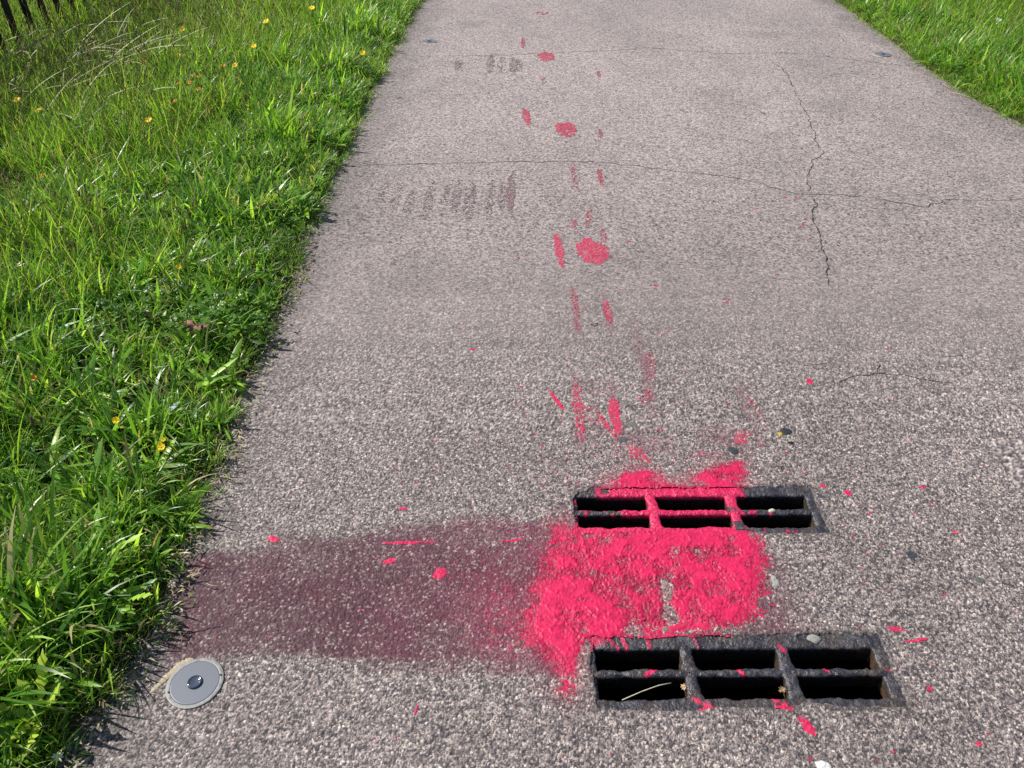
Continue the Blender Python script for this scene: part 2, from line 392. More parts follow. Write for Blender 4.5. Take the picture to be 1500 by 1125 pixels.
# ground that reaches the horizon, and the far run of the path on it
gv = [(-300, -300, -0.75), (300, -300, -0.75), (300, 300, -0.75), (-300, 300, -0.75)]
gr = link('ground', mesh_np('ground', gv, [(0, 1, 2, 3)], np.array([[.05, .06, .025]] * 4), M_SOIL)); tag(gr, kind='structure')
fv = []
for (x, y) in ((-1.02, 11.99), (3.02, 11.99), (3.02, 60), (-1.02, 60)): fv.append((x, y, -0.006))
fp = link('path_continuation', mesh_np('path_continuation', fv, [(0, 1, 2, 3)], np.array([[.25, .22, .215]] * 4), M_ASPH)); tag(fp, kind='structure')

# ------------------------------------------------------------------ cracks: dirt-filled fissures, pieces of the path
def polyline_noise(pts, n, amp, seed):
    P = GP(pts); seg = np.r_[0, np.cumsum(np.hypot(*np.diff(P, axis=0).T))]
    t = np.linspace(0, seg[-1], n); x = np.interp(t, seg, P[:, 0]); y = np.interp(t, seg, P[:, 1])
    x = x + amp * (fbm(t * 22, t * 0 + seed, seed, 4) - .5); y = y + amp * (fbm(t * 22, t * 0 + seed + 9, seed + 3, 4) - .5)
    return t, x, y
def crack(pts, wd, seed, amp=0.032):
    L = np.hypot(*np.diff(GP(pts), axis=0).T).sum(); n = max(8, int(L / 0.012))
    t, x, y = polyline_noise(pts, n, amp, seed)
    tx, ty = np.gradient(x), np.gradient(y); l = np.hypot(tx, ty) + 1e-9
    ww = 0.78 * wd * (0.25 + 1.2 * fbm(t * 30, t * 0, seed + 5, 3) ** 1.5) * np.clip(np.minimum(t, t[-1] - t) / (0.12 * t[-1]) + .25, 0, 1)
    V = np.concatenate([np.stack([x - ty / l * ww, y + tx / l * ww, relief(x, y) * 0 + 0.0016], -1), np.stack([x + ty / l * ww, y - tx / l * ww, relief(x, y) * 0 + 0.0016], -1)])
    i = np.arange(n - 1); F = np.stack([i, i + n, i + n + 1, i + 1], -1)
    c = np.array([0.042, 0.038, 0.038]) * (0.7 + 0.8 * hsh(np.arange(2 * n), np.arange(2 * n) * 0, 3))[:, None]
    link('crack', mesh_np('crack', V, F, c, M_DARK), path)
for pts, wd, sd_ in [
    ([(503, 245), (560, 242), (650, 239), (760, 237), (870, 237), (920, 242), (1000, 252), (1060, 257), (1110, 268), (1165, 284), (1200, 285), (1250, 287), (1300, 294), (1355, 303), (1390, 293), (1440, 294), (1500, 292)], .0034, 301),
    ([(585, 82), (650, 82), (740, 81), (820, 77), (900, 74), (950, 70), (1000, 74), (1060, 79), (1130, 77), (1190, 80), (1250, 88), (1310, 95), (1355, 96)], .0034, 302),
    ([(1128, 88), (1150, 105), (1156, 115), (1165, 135), (1180, 165), (1192, 190), (1197, 210), (1208, 225), (1190, 235), (1183, 260), (1184, 285)], .0036, 303),
    ([(1184, 285), (1198, 300), (1190, 312), (1196, 335), (1205, 360), (1211, 395), (1216, 418)], .0034, 304),
    ([(1215, 563), (1240, 556), (1260, 548), (1290, 547), (1330, 551), (1360, 556), (1395, 562)], .0026, 305),
    ([(1165, 531), (1190, 535), (1215, 534)], .002, 306), ([(1288, 547), (1286, 536), (1280, 527)], .002, 307),
    ([(1385, 524), (1410, 520)], .0016, 308), ([(330, 43 + 0), (600, 42)][1:] + [(640, 41), (670, 43)], .002, 309)]:
    crack(pts, wd, sd_)

# ------------------------------------------------------------------ drain grates
PINK = np.array([0.60, 0.016, 0.088])
def grate_paint(k, x, y):
    """0..1 paint on the iron of grate k"""
    n = fbm(x * 45, y * 45, 200 + k, 4); n2_ = fbm(x * 160, y * 160, 210, 3)
    if k == 0:
        u, v = to_grate(GRATES[0], x, y)
        top = sstep(-0.012, 0.012, np.minimum(u - 0.056, 0.452 - u) + 0.03 * (n - .5)) * (v > 0.10)
        blot = (np.abs(u - 0.078) < 0.010) & (np.abs(v - 0.124) < 0.010)
        midb = sstep(0.44, 0.54, n + 0.25 * sstep(0.09, 0.2, u)) * sstep(0.40, 0.385, u) * (v <= 0.10) * (v > 0.035)
        midb = np.maximum(midb, 0.8 * sstep(0.60, 0.64, n) * (u > 0.4) * (u < .56) * (v <= 0.10) * (v > 0.035))
        xb = sstep(0.012, -0.004, np.abs(u - 0.200) - 0.016) * (n > 0.22) * (v <= 0.13)
        xb2 = sstep(0.012, -0.004, np.abs(u - 0.414) - 0.018) * ((v > 0.075) | ((v < 0.05) & (v > 0.02) & (n > .42)))
        low = sstep(-0.01, 0.012, 0.395 - u + 0.05 * (n - .5)) * (v < 0.01)
        p = np.maximum.reduce([top * (~blot), midb, xb, xb2, low, 0.6 * sstep(0.63, 0.66, n2_) * (u > .42) * (v < .01) * (u < .56)])
        return np.clip(p, 0, 1) * sstep(0.14, 0.24, n2_)
    u, v = to_grate(GRATES[1], x, y)
    p = sstep(0.05, 0.0, u) * sstep(0.125, 0.135, v + 0.02 * (n - .5)) * .9
    for (a, b, c, d, wd) in [(.028, .150, .052, .118, .0035), (.062, .146, .072, .116, .003), (.105, .056, .125, .068, .0045), (.118, .148, .122, .12, .003), (.198, -.002, .232, -.024, .005), (.36, 0.0, .40, -.03, .0035), (.302, .068, .314, .054, .003),
                              (.622, .078, .628, .062, .003), (.49, .067, .497, .060, .003), (.22, .15, .23, .12, .0022), (.41, .118, .418, .11, .004)]:
        ex, ey = c - a, d - b; t = np.clip(((u - a) * ex + (v - b) * ey) / (ex * ex + ey * ey), 0, 1)
        p = np.maximum(p, sstep(wd * 1.15, wd * .75, np.hypot(u - a - t * ex, v - b - t * ey) + 0.004 * (n - .5)))
    return np.clip(p, 0, 1)
def iron_bar(parent, name, k, p0, p1, width, depth, taper=0.8, flare=None, seed=1, zt=-0.002):
    """a cast bar between two points of the grate's own frame, rounded on top, rough, painted where the spill reached it"""
    p0 = np.array(p0); p1 = np.array(p1); L = np.hypot(*(p1 - p0)); n = max(6, int(L / 0.003)) + 1
    t = np.linspace(0, 1, n); d = (p1 - p0) / L; nrm = np.array([-d[1], d[0]])
    prof = []
    r = min(0.006, width * 0.3)
    for a in (90, 60, 30, 0): prof.append((-0.5 * width + r - r * math.sin(R(a)), -r + r * math.cos(R(a))))
    for s_ in (-.25, 0, .25): prof.append((s_ * (width - 2 * r), 0.0006))
    for a in (0, 30, 60, 90): prof.append((0.5 * width - r + r * math.sin(R(a)), -r + r * math.cos(R(a))))
    q = [(-0.5 * width * taper, -depth)] + [(-.5 * width * (.7 * 1 + .3 * taper), -depth * .35)] + prof + [(.5 * width * (.7 + .3 * taper), -depth * .35)] + [(0.5 * width * taper, -depth)]
    q = np.array(q); m = len(q)
    fl = np.ones(n) if flare is None else np.interp(t, flare[0], flare[1])
    u = p0[0] + d[0] * L * t[:, None] + nrm[0] * q[None, :, 0] * fl[:, None]
    v = p0[1] + d[1] * L * t[:, None] + nrm[1] * q[None, :, 0] * fl[:, None]
    z = np.broadcast_to(q[None, :, 1], (n, m)).copy()
    nz = fbm((u * 130).ravel(), (v * 130).ravel(), 230 + seed, 3).reshape(n, m) - .5
    nz2 = fbm((u * 40).ravel() + z.ravel() * 60, (v * 40).ravel(), 240 + seed, 3).reshape(n, m) - .5
    z = z + zt + 0.0032 * nz + 0.004 * nz2
    sgn = np.sign(q[None, :, 0]) * (np.abs(q[None, :, 0]) > 0.3 * width)
    u = u + nrm[0] * sgn * (0.007 * nz2 + .003 * nz); v = v + nrm[1] * sgn * (0.007 * nz2 + .003 * nz)
    g = GRATES[k]; c, s = math.cos(g['a']), math.sin(g['a'])
    X = g['o'][0] + u * c - v * s; Y = g['o'][1] + u * s + v * c
    P = grate_paint(k, X.ravel(), Y.ravel()) * (z.ravel() > -0.012)
    base = np.array([0.034, 0.030, 0.037]) * (0.5 + 1.0 * fbm(X.ravel() * 60, Y.ravel() * 60, 250, 3))[:, None]
    br = (0.75 * sstep(.52, .68, fbm(X.ravel() * 24, Y.ravel() * 24, 255, 4)))[:, None]; base = base * (1 - br) + np.array([0.062, 0.046, 0.038]) * br
    sh = (0.6 * sstep(.56, .7, fbm(X.ravel() * 90, Y.ravel() * 90, 256, 3)))[:, None]; base = base * (1 - sh) + np.array([0.11, 0.105, 0.11]) * sh
    rust_shade = (sstep(-0.006, -0.03, z.ravel()) * (0.5 + 0.8 * (fbm(u.ravel() * 50, z.ravel() * 60, 260, 3))))[:, None]
    rust_shade = np.clip(rust_shade, 0, .9); wall = np.array([0.115, 0.068, 0.036]) if name in ('cross_bar', 'frame_end') else np.array([0.014, 0.012, 0.012])  # rail walls painted black as slot shade, sunlit cross walls rust brown
    if wall[0] < .05: rust_shade = np.clip(sstep(-0.003, -0.010, z.ravel()), 0, .97)[:, None]
    base = base * (1 - rust_shade) + wall * rust_shade
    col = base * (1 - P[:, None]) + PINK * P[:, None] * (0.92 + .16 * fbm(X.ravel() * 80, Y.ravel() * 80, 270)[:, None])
    z = z.ravel() + 0.0006 * P
    i = np.arange(n * m).reshape(n, m)
    F = np.stack([i[:-1, :-1], i[1:, :-1], i[1:, 1:], i[:-1, 1:]], -1).reshape(-1, 4)
    V = np.stack([X.ravel() - g['o'][0], Y.ravel() - g['o'][1], z], -1)
    return link(name, mesh_np(name, V, F, col, M_IRON), parent)
for k, g in enumerate(GRATES):
    (a0, a1), (b0, b1) = g['rows']
    lab = ['cast iron drain grate mostly coated in pink paint, with bright spill on both long sides',
           'dark cast iron drain grate with a few thin pink streaks and debris in its slots'][k]
    root = tag(empty('drain_grate', (g['o'][0], g['o'][1], 0)), lab, 'drain grate', 'gully grates in the path')
    D = 0.045
    iron_bar(root, 'frame_rail', k, (-0.06, b1 + 0.026), (0.68, b1 + 0.026), 0.052, D, 1.0, seed=1 + k)
    iron_bar(root, 'frame_rail', k, (-0.06, a0 - 0.026), (0.68, a0 - 0.026), 0.052, D, 1.0, seed=3 + k, zt=-0.003)
    iron_bar(root, 'frame_end', k, (-0.030, a0 - .01), (-0.030, b1 + .01), 0.060, D, 1.0, seed=5 + k, zt=-0.0045)
    iron_bar(root, 'frame_end', k, (0.642, a0 - .01), (0.642, b1 + .01), 0.056, D, 0.92, seed=7 + k, zt=-0.0035,
             flare=([0, .12, .25, .45, .55, .65, .88, 1], [1.25, 1.06, 1, 1.06, 1.10, 1, 1, 1.1]))
    mid = (a1 + b0) / 2
    iron_bar(root, 'long_bar', k, (-0.01, mid), (0.625, mid), b0 - a1, D, 0.8, seed=9 + k, zt=-0.0028)
    for j in (0, 1):
        xm = (SLOT_X[j][1] + SLOT_X[j + 1][0]) / 2; wd = SLOT_X[j + 1][0] - SLOT_X[j][1]
        for (v0, v1) in ((a0, a1), (b0, b1)):
            iron_bar(root, 'cross_bar', k, (xm + .001, v0 - .009), (xm - .001, v1 + .009), wd, D, 0.72, seed=11 + k + 3 * j, zt=-0.0034,
                     flare=([0, .14, .28, .45, .8, 1], [1.75, 1.36, 1.1, .98, .95, 1.1]))
    # brick-lined gully pot under the iron, its darkness painted as near-black walls
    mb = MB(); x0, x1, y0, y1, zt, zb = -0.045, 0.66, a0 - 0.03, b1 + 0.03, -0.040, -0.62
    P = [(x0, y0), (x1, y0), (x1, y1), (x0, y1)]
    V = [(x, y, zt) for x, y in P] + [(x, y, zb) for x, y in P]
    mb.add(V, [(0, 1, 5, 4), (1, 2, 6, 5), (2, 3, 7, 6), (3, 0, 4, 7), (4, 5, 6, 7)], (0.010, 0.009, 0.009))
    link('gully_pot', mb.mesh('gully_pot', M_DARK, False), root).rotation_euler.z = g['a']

# ------------------------------------------------------------------ paint lying on the asphalt
def paint_sheet(name, field, box, step, mat, col=PINK, fill=0.0, thick=0.0006, colvar=0.2, parent=None, lumps=0.0, worn=0.0, thin=False):
    """a skin of paint draped over the stones; field(x, y, chips) > 0 where paint holds"""
    (x0, x1, y0, y1) = box
    nx, ny = max(4, int((x1 - x0) / step)), max(4, int((y1 - y0) / (step * 1.15)))
    gx, gy = np.meshgrid(np.linspace(x0, x1, nx), np.linspace(y0, y1, ny)); x, y = gx.ravel(), gy.ravel()
    ch = chips(x, y); f = field(x, y, ch); hs = relief(x, y, ch)
    sm = relief(x, y, (np.full_like(x, 0.70),)) if (fill or thin) else hs
    body = sstep(0.95, 1.75, f) * .85 if thin else sstep(0.0, 1.0, f) * fill
    lift = thick * sstep(0.0, 0.25, f) + lumps * sstep(0.6, 1.6, f)
    z = hs * (1 - body) + np.maximum(hs, sm) * body + lift - 0.0012 * sstep(0.02, -0.25, f)
    if thin:
        rg = 1 - np.abs(2 * fbm(x * 22 + y * 9, y * 24, 405, 3) - 1)
        z = z + sstep(.3, 1.0, f) * (0.0020 * (fbm(x * 48, y * 48, 403, 3) - .5) + 0.0016 * sstep(.90, 1.0, rg)) + 0.0007 * (vnoise(x * 260, y * 260, 404) - .5)
    i = np.arange(nx * ny).reshape(ny, nx)
    F = np.stack([i[:-1, :-1], i[:-1, 1:], i[1:, 1:], i[1:, :-1]], -1).reshape(-1, 4)
    F = F[(f[F] > -0.02).sum(1) >= 3]
    if len(F) == 0: return None
    used = np.zeros(nx * ny, bool); used[F.ravel()] = True; re = np.cumsum(used) - 1
    c = col * (1 + colvar * (fbm(x * 60, y * 60, 401, 3) - .5))[:, None] * (1 - worn * 0.75 * (1 - ch[2]))[:, None] * (1 - worn * .5 * (.5 - ch[1]))[:, None]
    if worn: m_ = (worn * 0.55 * ch[3])[:, None]; c = c * (1 - m_) + asphalt_color(x, y, ch) * m_
    if thin:   # thin skin: crevices go darker, stone tops show through, thick pools are clean
        th = sstep(1.75, 0.5, f); k_ = ((1 - 0.88 * th * (1 - ch[2])) * (1 - 0.34 * th * sstep(.4, .65, fbm(x * 18, y * 18, 407, 4))))[:, None]; m_ = (0.34 * th * sstep(.45, .9, ch[1]) * ch[3])[:, None]
        c = c * k_ * (1 - m_) + np.array([.30, .16, .17]) * m_
    V = np.stack([x, y, z], -1)[used]
    cx, cy = float(V[:, 0].mean()), float(V[:, 1].mean())
    V = V - np.array([cx, cy, 0.0])
    o = link(name, mesh_np(name, V, re[F], c[used], mat), parent); o.location = (cx, cy, 0)
    return o
def off_iron(x, y):
    return np.minimum(grate_edge(GRATES[0], x, y), grate_edge(GRATES[1], x, y))
def spill_field(poly, seed, soft=0.03):
    def f(x, y, ch):
        d = sdf(x, y, poly) + 0.030 * (fbm(x * 16, y * 16, seed, 4) - .5) + 0.010 * (fbm(x * 90, y * 90, seed + 1, 2) - .5)
        cov = np.clip(0.5 + d / soft, 0, 1.0)
        worn = fbm(x * 26, y * 26, seed + 2, 4); scr = fbm(x * 60 + y * 25, y * 130, seed + 3, 3)
        gr_ = 0.30 * (ch[1] - .5) + 0.55 * (0.55 - ch[0])
        bare = sstep(0.022, 0.0, np.abs(x - 0.355 + 0.03 * (worn - .5)) - 0.004) * sstep(1.04, 1.08, y) * sstep(1.21, 1.17, y)
        v = (cov - 0.80) * 1.6 + 4.2 * (worn - .44) + 1.0 * (scr - .47) - 0.5 * gr_ + 0.80 - 1.7 * bare
        v = np.where(cov < 0.98, np.minimum(v, (cov - .40) * 1.9 + 1.7 * gr_), v)
        return np.where(off_iron(x, y) > -0.002, v, -1.0)
    return f
o = paint_sheet('paint_spill', spill_field(SPILL, 500, 0.075), (-0.06, 0.66, 0.86, 1.36), 0.0019, M_PAINT, fill=0.0, thick=0.0006, lumps=0.0016, colvar=.45, thin=True)
tag(o, 'large glossy pink paint spill lying between the two drain grates', 'paint spill')
o = paint_sheet('paint_spill', spill_field(SPILL_TOP, 520, 0.034), (0.16, 0.66, 1.45, 1.64), 0.0020, M_PAINT, fill=0.0, thick=0.0006, lumps=0.0014, thin=True)
tag(o, 'two-lobed pink paint spill along the far side of the painted grate', 'paint spill')

def ell(px, py, hw, hh, cover, seed, tilt=0.0, rag=0.55):
    gx, gy = G(px, py); rx = abs(G(px + hw, py)[0] - gx); ry = abs(G(px, py - hh)[1] - G(px, py + hh)[1]) / 2
    fade = 0.9 if gy < 3.1 else 0.6
    def f(x, y, ch):
        X = x - gx - tilt * (y - gy)
        d = 1 - np.sqrt((X / rx) ** 2 + ((y - gy) / ry) ** 2)
        sc_ = 1.0 / max(rx, 0.006)
        d = d + rag * (fbm(x * sc_ * 1.8, y * sc_ * 1.8, seed, 3) - .5)
        w_ = fbm(x * sc_ * 3.5, y * sc_ * 2.2, seed + 1, 4)
        v = np.minimum(d * 4, 0.5 + 0 * d) + (cover - 1) * 1.0 + 1.8 * (w_ - 0.5) * (1.15 - cover) * 2 + 0.5 * (ch[0] - .45) * (1.1 - cover) * 2
        v = np.minimum(v, (cover + .12 - ch[1]) * 4)
        return np.where(d > -0.05, np.where(off_iron(x, y) > -0.002, v, -1), -1.0)
    m = 1.5
    ex = rx * m + abs(tilt) * ry * m
    return f, (gx - ex, gx + ex, gy - ry * m, gy + ry * m), max(0.0016, min(0.0032, rx / 7)), gy
WORN = np.array([0.40, 0.055, 0.095])
def mark(name, px, py, hw, hh, cover, seed, label, cat, fresh=1.0, tilt=0.0, rag=0.55, group=None, dye=None):
    f, box, st, gy = ell(px, py, hw, hh, cover, seed, tilt, rag)
    c = PINK * fresh + WORN * (1 - fresh) if dye is None else np.array(dye)
    o = paint_sheet(name, f, box, st, M_PAINT if fresh > .8 else M_WORN, col=c, thick=0.0008 if gy < 1.72 else (0.0012 if gy < 3.1 else 0.0020), fill=0.3, worn=(1 - fresh) * .9)
    if o is None: print('EMPTY MARK', px, py); return
    tag(o, label, cat, group, 'stuff' if (cover < .81 or dye is not None) else None)
DOTS = 'pink paint dots along the path'
mark('paint_dot', 867, 368, 23, 19, .86, 601, 'largest round pink paint dot, beside a long upright pink dash', 'paint dot', .5, group=DOTS)
mark('paint_dot', 829, 189, 16, 11, .78, 602, 'middle-sized worn pink paint dot between the two long cracks', 'paint dot', .45, group=DOTS)
mark('paint_dot', 800, 83, 13, 7, .80, 603, 'small worn pink paint dot touching the far crack across the path', 'paint dot', .3, group=DOTS)
mark('paint_dot', 794, 19, 10, 3, .6, 604, 'faintest flat pink paint dot well beyond the far crack', 'paint dot', .1, group=DOTS)
DASH = 'pink paint dashes along the path'
for i_, (px, py, hw, hh, cv, fr, tl, lab) in enumerate([
    (819, 367, 7, 25, .82, .6, -.05, 'bright upright pink dash left of the largest paint dot'),
    (771, 170, 6, 13, .75, .35, -.06, 'worn pink dash near the middle-sized paint dot'),
    (766, 63, 3, 8, .7, .2, 0, 'faint pink dash just beyond the far crack'),
    (843, 452, 6, 30, .52, .4, 0, 'broken pink tyre print of small flecks below the largest dot'),
    (890, 457, 6, 19, .75, .35, -.03, 'solid worn pink tyre print beside a tiny twig'),
    (841, 258, 5, 20, .5, .15, 0, 'faint pink tyre print just below the near crack, broken into flecks'),
    (879, 259, 4, 14, .66, .15, 0, 'faint short pink tyre print right of the flecked one at the near crack'),
    (884, 345, 4, 12, .6, .25, 0, 'short pink smear touching the top of the largest dot'),
    (841, 330, 6, 14, .45, .3, 0, 'flecked pink smear above and left of the largest dot'),
    (862, 318, 5, 16, .5, .35, .15, 'thin slanting pink fleck trail above the largest dot'),
    (847, 600, 9, 46, .62, .6, 0, 'long broken pink tyre print with ladder-like flecks'),
    (901, 610, 9, 30, .84, .7, 0, 'solid pink tyre print ending in a hooked smear'),
    (888, 622, 5, 24, .62, .7, -.35, 'thin curved pink scratch hugging the solid tyre print'),
    (880, 196, 3, 8, .55, .1, 0, 'tiny faint pink print right of the middle-sized dot'),
    (877, 108, 3, 5, .6, .1, 0, 'tiny faint pink print beyond the middle-sized dot'),
    (796, 118, 5, 7, .4, .1, 0, 'tiny faint pink smear between the two worn dots'),
    (748, 290, 4, 14, .5, .1, 0, 'faint purple-pink print at the end of the tyre smear rows'),
    (953, 535, 7, 24, .5, .35, .05, 'dull pink tyre smear with loose flecks in open asphalt'),
    (945, 582, 12, 14, .42, .5, .2, 'loose cluster of pink flecks between tyre print and smear'),
    (1086, 641, 15, 12, .72, .5, .3, 'dusty pink smear next to black gum spot'),
    (1108, 600, 5, 26, .45, .35, -.1, 'thin trail of pink flecks leading to the dusty smear'),
    (933, 664, 16, 13, .60, .6, -.4, 'ragged pink splash leading into the spill beyond the grate'),
    (1020, 668, 22, 9, .42, .1, 0, 'dull purple-pink smear at the far edge of the spill'),
    (1065, 443, 8, 7, .42, .2, 0, 'small faint pink smear in open asphalt'),
    (866, 610, 14, 16, .3, .6, -.4, 'sparse pink flecks between two tyre prints')]):
    mark('paint_dash', px, py, hw, hh, cv + (.12 if cv < .68 else .04), 620 + 3 * i_, lab, 'paint mark', fr * .85, tl, .85, DASH)
SPL = 'pink paint splashes'
for i_, (px, py, hw, hh, tl, lab) in enumerate([
    (400, 790, 10, 5, 0, 'oval pink paint blot at the upper rim of the wine-dark stain'),
    (644, 840, 10, 9, .2, 'squarish pink paint blot inside the wine-dark stain'),
    (596, 795, 40, 3, 4.0, 'long thin pink paint streak inside the wine-dark stain'),
    (570, 822, 9, 5, 1., 'pair of small pink blots under the thin streak in the stain'),
    (752, 792, 16, 3, 2.5, 'short pink streak in the stain close to the spill'),
    (1186, 559, 5, 4, 0, 'lone bright pink drop beside a small crack'),
    (590, 745, 7, 2.5, 0, 'tiny flat pink drop above the wine-dark stain'),
    (815, 586, 3.5, 15, -.42, 'slanting pink streak left of the ladder-like tyre print'),
    (1312, 922, 13, 5, -.8, 'pink splash beyond the corner of the dark grate'),
    (1345, 938, 17, 4, 3., 'slanting pink splash right of the dark grate'),
    (1181, 1062, 9, 17, -.35, 'pink streak on the asphalt near side of the dark grate'),
    (1140, 1032, 12, 12, -.8, 'pink streak crossing from the dark grate onto asphalt'),
    (1020, 1033, 16, 9, -1.3, 'broad pink streak below the near bar of the dark grate'),
    (1362, 1009, 5, 4, 0, 'round pink drop right of the dark grate'),
    (610, 1040, 3, 8, .2, 'thin pink drip trail below the wine-dark stain'),
    (1434, 1090, 5, 4, 0, 'small pink drop on plain asphalt by a dark smudge'),
    (1280, 1045, 10, 10, 0, 'dull pink smear at the near right corner of the dark grate'),
    (1205, 712, 5, 3, 0, 'small pink drop at the end of the painted grate'),
    (1242, 722, 6, 4, 0, 'pair of small pink drops right of the painted grate'),
    (1352, 714, 5, 2.5, 0, 'small flat pink drop far right of the painted grate')]):
    mark('paint_splash', px, py, hw, hh, .93 if 'dull' not in lab else .5, 720 + 3 * i_, lab, 'paint splash', .95 if 'dull' not in lab else .3, tl, .6, SPL)
for i_, (px, py, hw, hh, s_) in enumerate(TYRE[:15]):
    mark('tyre_smear', px, py + hh / 2, hw / 2 + 3, hh / 2, .36 + .45 * s_, 820 + 3 * i_, 'faint purple tyre-carried paint streak in a row of streaks ' + ('just nearer than the near crack' if py > 200 else 'along the far crack'),
         'paint mark', 0, 0, .5, 'purple streak rows at the cracks', dye=(.19, .125, .14))
# uncountable fine spatter
sp_v, sp_f, sp_c = [], [], []
def fleck(x, y, r, seed):
    n = 7; o_ = len(sp_v); zc = float(relief(np.array([x]), np.array([y]))[0])
    st = rnd.uniform(.6, 1.8); an = rnd.uniform(0, 3.14)
    for j in range(n):
        a = 2 * math.pi * j / n; rr = r * rnd.uniform(.6, 1.2); ex, ey = rr * math.cos(a) * st, rr * math.sin(a)
        X, Y = x + ex * math.cos(an) - ey * math.sin(an), y + ex * math.sin(an) + ey * math.cos(an)
        sp_v.append((X, Y, float(relief(np.array([X]), np.array([Y]))[0]) + .0007)); sp_c.append(tuple(PINK * rnd.uniform(.6, 1.0)))
    sp_v.append((x, y, zc + .0012)); sp_c.append(tuple(PINK))
    for j in range(n): sp_f.append((o_ + j, o_ + (j + 1) % n, o_ + n))
cl = [(.35, 1.72, .28, .16, 150, .0022), (.12, 1.85, .12, .25, 60, .0022), (.40, 1.53, .30, .06, 110, .0022), (.0, 1.2, .25, .14, 60, .002), (-.25, 1.18, .3, .12, 30, .0022),
      (.55, 1.1, .12, .16, 40, .0018), (.3, 1.05, .5, .25, 70, .0016), (1.05, .95, .22, .25, 40, .0022), (.9, 1.4, .3, .2, 45, .0022), (.2, 2.4, .35, .7, 60, .0028), (.85, 2.6, .8, .9, 40, .0032), (.6, .72, .5, .08, 22, .002), (.2, 3.6, .3, 1.2, 30, .005), (1.2, 3.3, .12, .25, 6, .009)]
for (x, y, sx, sy, n, r) in cl:
    for _ in range(n):
        X, Y = rnd.gauss(x, sx), rnd.gauss(y, sy)
        if Y < .55 or X < -.8 or X > 2.6: continue
        if float(off_iron(np.array([X]), np.array([Y]))[0]) < 0.006: continue
        fleck(X, Y, r * rnd.choice([.5, .6, .8, 1, 1, 1.5]), 0)
o = link('paint_spatter', mesh_np('paint_spatter', sp_v, sp_f, np.array(sp_c), M_PAINT))
tag(o, 'fine pink paint spatter flecked over the asphalt round the grates', 'paint spatter', kind='stuff')

# ------------------------------------------------------------------ gum spots, twig, straws on the path
def blob(name, px, py, hw, hh, col, label, cat, thick=0.0022, seed=0, group=None):
    gx, gy = G(px, py); rx = abs(G(px + hw, py)[0] - gx); ry = abs(G(px, py - hh)[1] - G(px, py + hh)[1]) / 2
    n, k = 22, 5; V = []; C = []
    for j in range(k + 1):
        q = j / k
        for i in range(n):
            a = 2 * math.pi * i / n
            e = 1 + 0.35 * (float(vnoise(np.array([math.cos(a) * 1.6 + seed * 7.1]), np.array([math.sin(a) * 1.6]), 800)[0]) - .5) + .25 * (float(vnoise(np.array([math.cos(a) * 4 + seed * 3.3]), np.array([math.sin(a) * 4]), 801)[0]) - .5)
            x, y = rx * e * q * math.cos(a), ry * e * q * math.sin(a)
            z = float(relief(np.array([gx + x]), np.array([gy + y]))[0]) * .6 + .0004 + thick * (1 - q ** 3) - (.0016 if j == k else 0)
            V.append((x, y, z)); C.append(tuple(np.array(col) * (0.75 + .5 * float(vnoise(np.array([x * 300.]), np.array([y * 300. + seed]), 802)[0]))))
    F = [(j * n + i, j * n + (i + 1) % n, (j + 1) * n + (i + 1) % n, (j + 1) * n + i) for j in range(k) for i in range(n)]
    o = link(name, mesh_np(name, V, F, np.array(C), M_GUM)); o.location = (gx, gy, 0)
    return tag(o, label, cat, group)
GM = 'flattened gum on the path'
blob('chewing_gum', 1152, 632, 9, 6, (.028, .032, .038), 'flat black gum spot with a yellow fleck beside it', 'gum', seed=1, group=GM)
blob('chewing_gum', 1158, 649, 5, 2.5, (.02, .022, .026), 'tiny black gum crumb next to the yellow-flecked spot', 'gum', seed=2, group=GM)
blob('chewing_gum', 1074, 660, 9, 6, (.04, .05, .056), 'flat dark gum spot touching the dusty pink smear', 'gum', seed=3, group=GM)
blob('chewing_gum', 1335, 813, 10, 7, (.045, .05, .06), 'dark grey gum stain alone on asphalt right of the painted grate', 'gum', .0014, seed=4, group=GM)
blob('chewing_gum', 1135, 851, 6, 9, (.30, .31, .28), 'pale grey gum lump right of the big spill', 'gum', seed=5, group=GM)
blob('chewing_gum', 973, 922, 7, 5, (.22, .22, .19), 'grey gum lump at the near edge of the big spill', 'gum', seed=6, group=GM)
blob('chewing_gum', 912, 645, 9, 5, (.08, .085, .09), 'dull grey gum spot by the hooked pink tyre print', 'gum', .0012, seed=7, group=GM)
blob('chewing_gum', 927, 622, 8, 5, (.13, .135, .13), 'faint grey gum spot right of the solid pink tyre print', 'gum', .001, seed=8, group=GM)
blob('chewing_gum', 1435, 850, 8, 5, (.10, .10, .10), 'faded grey gum spot on plain asphalt', 'gum', .001, seed=9, group=GM)
blob('chewing_gum', 1192, 935, 10, 7, (.26, .26, .23), 'grey gum lump stuck on the far bar of the dark grate', 'gum', .003, seed=10, group=GM)
blob('bird_dropping', 1206, 1122, 13, 9, (.62, .62, .58), 'white splat on the asphalt near side of the dark grate', 'dropping', .003, seed=11)
blob('pebble', 1131, 748, 5, 2.5, (.5, .48, .38), 'pale pebble lying on the long bar of the painted grate', 'pebble', .005, seed=12)
blob('leaf_crumb', 1143, 636, 4, 2.5, (.45, .33, .02), 'tiny yellow leaf crumb beside black gum', 'leaf', .003, seed=13)
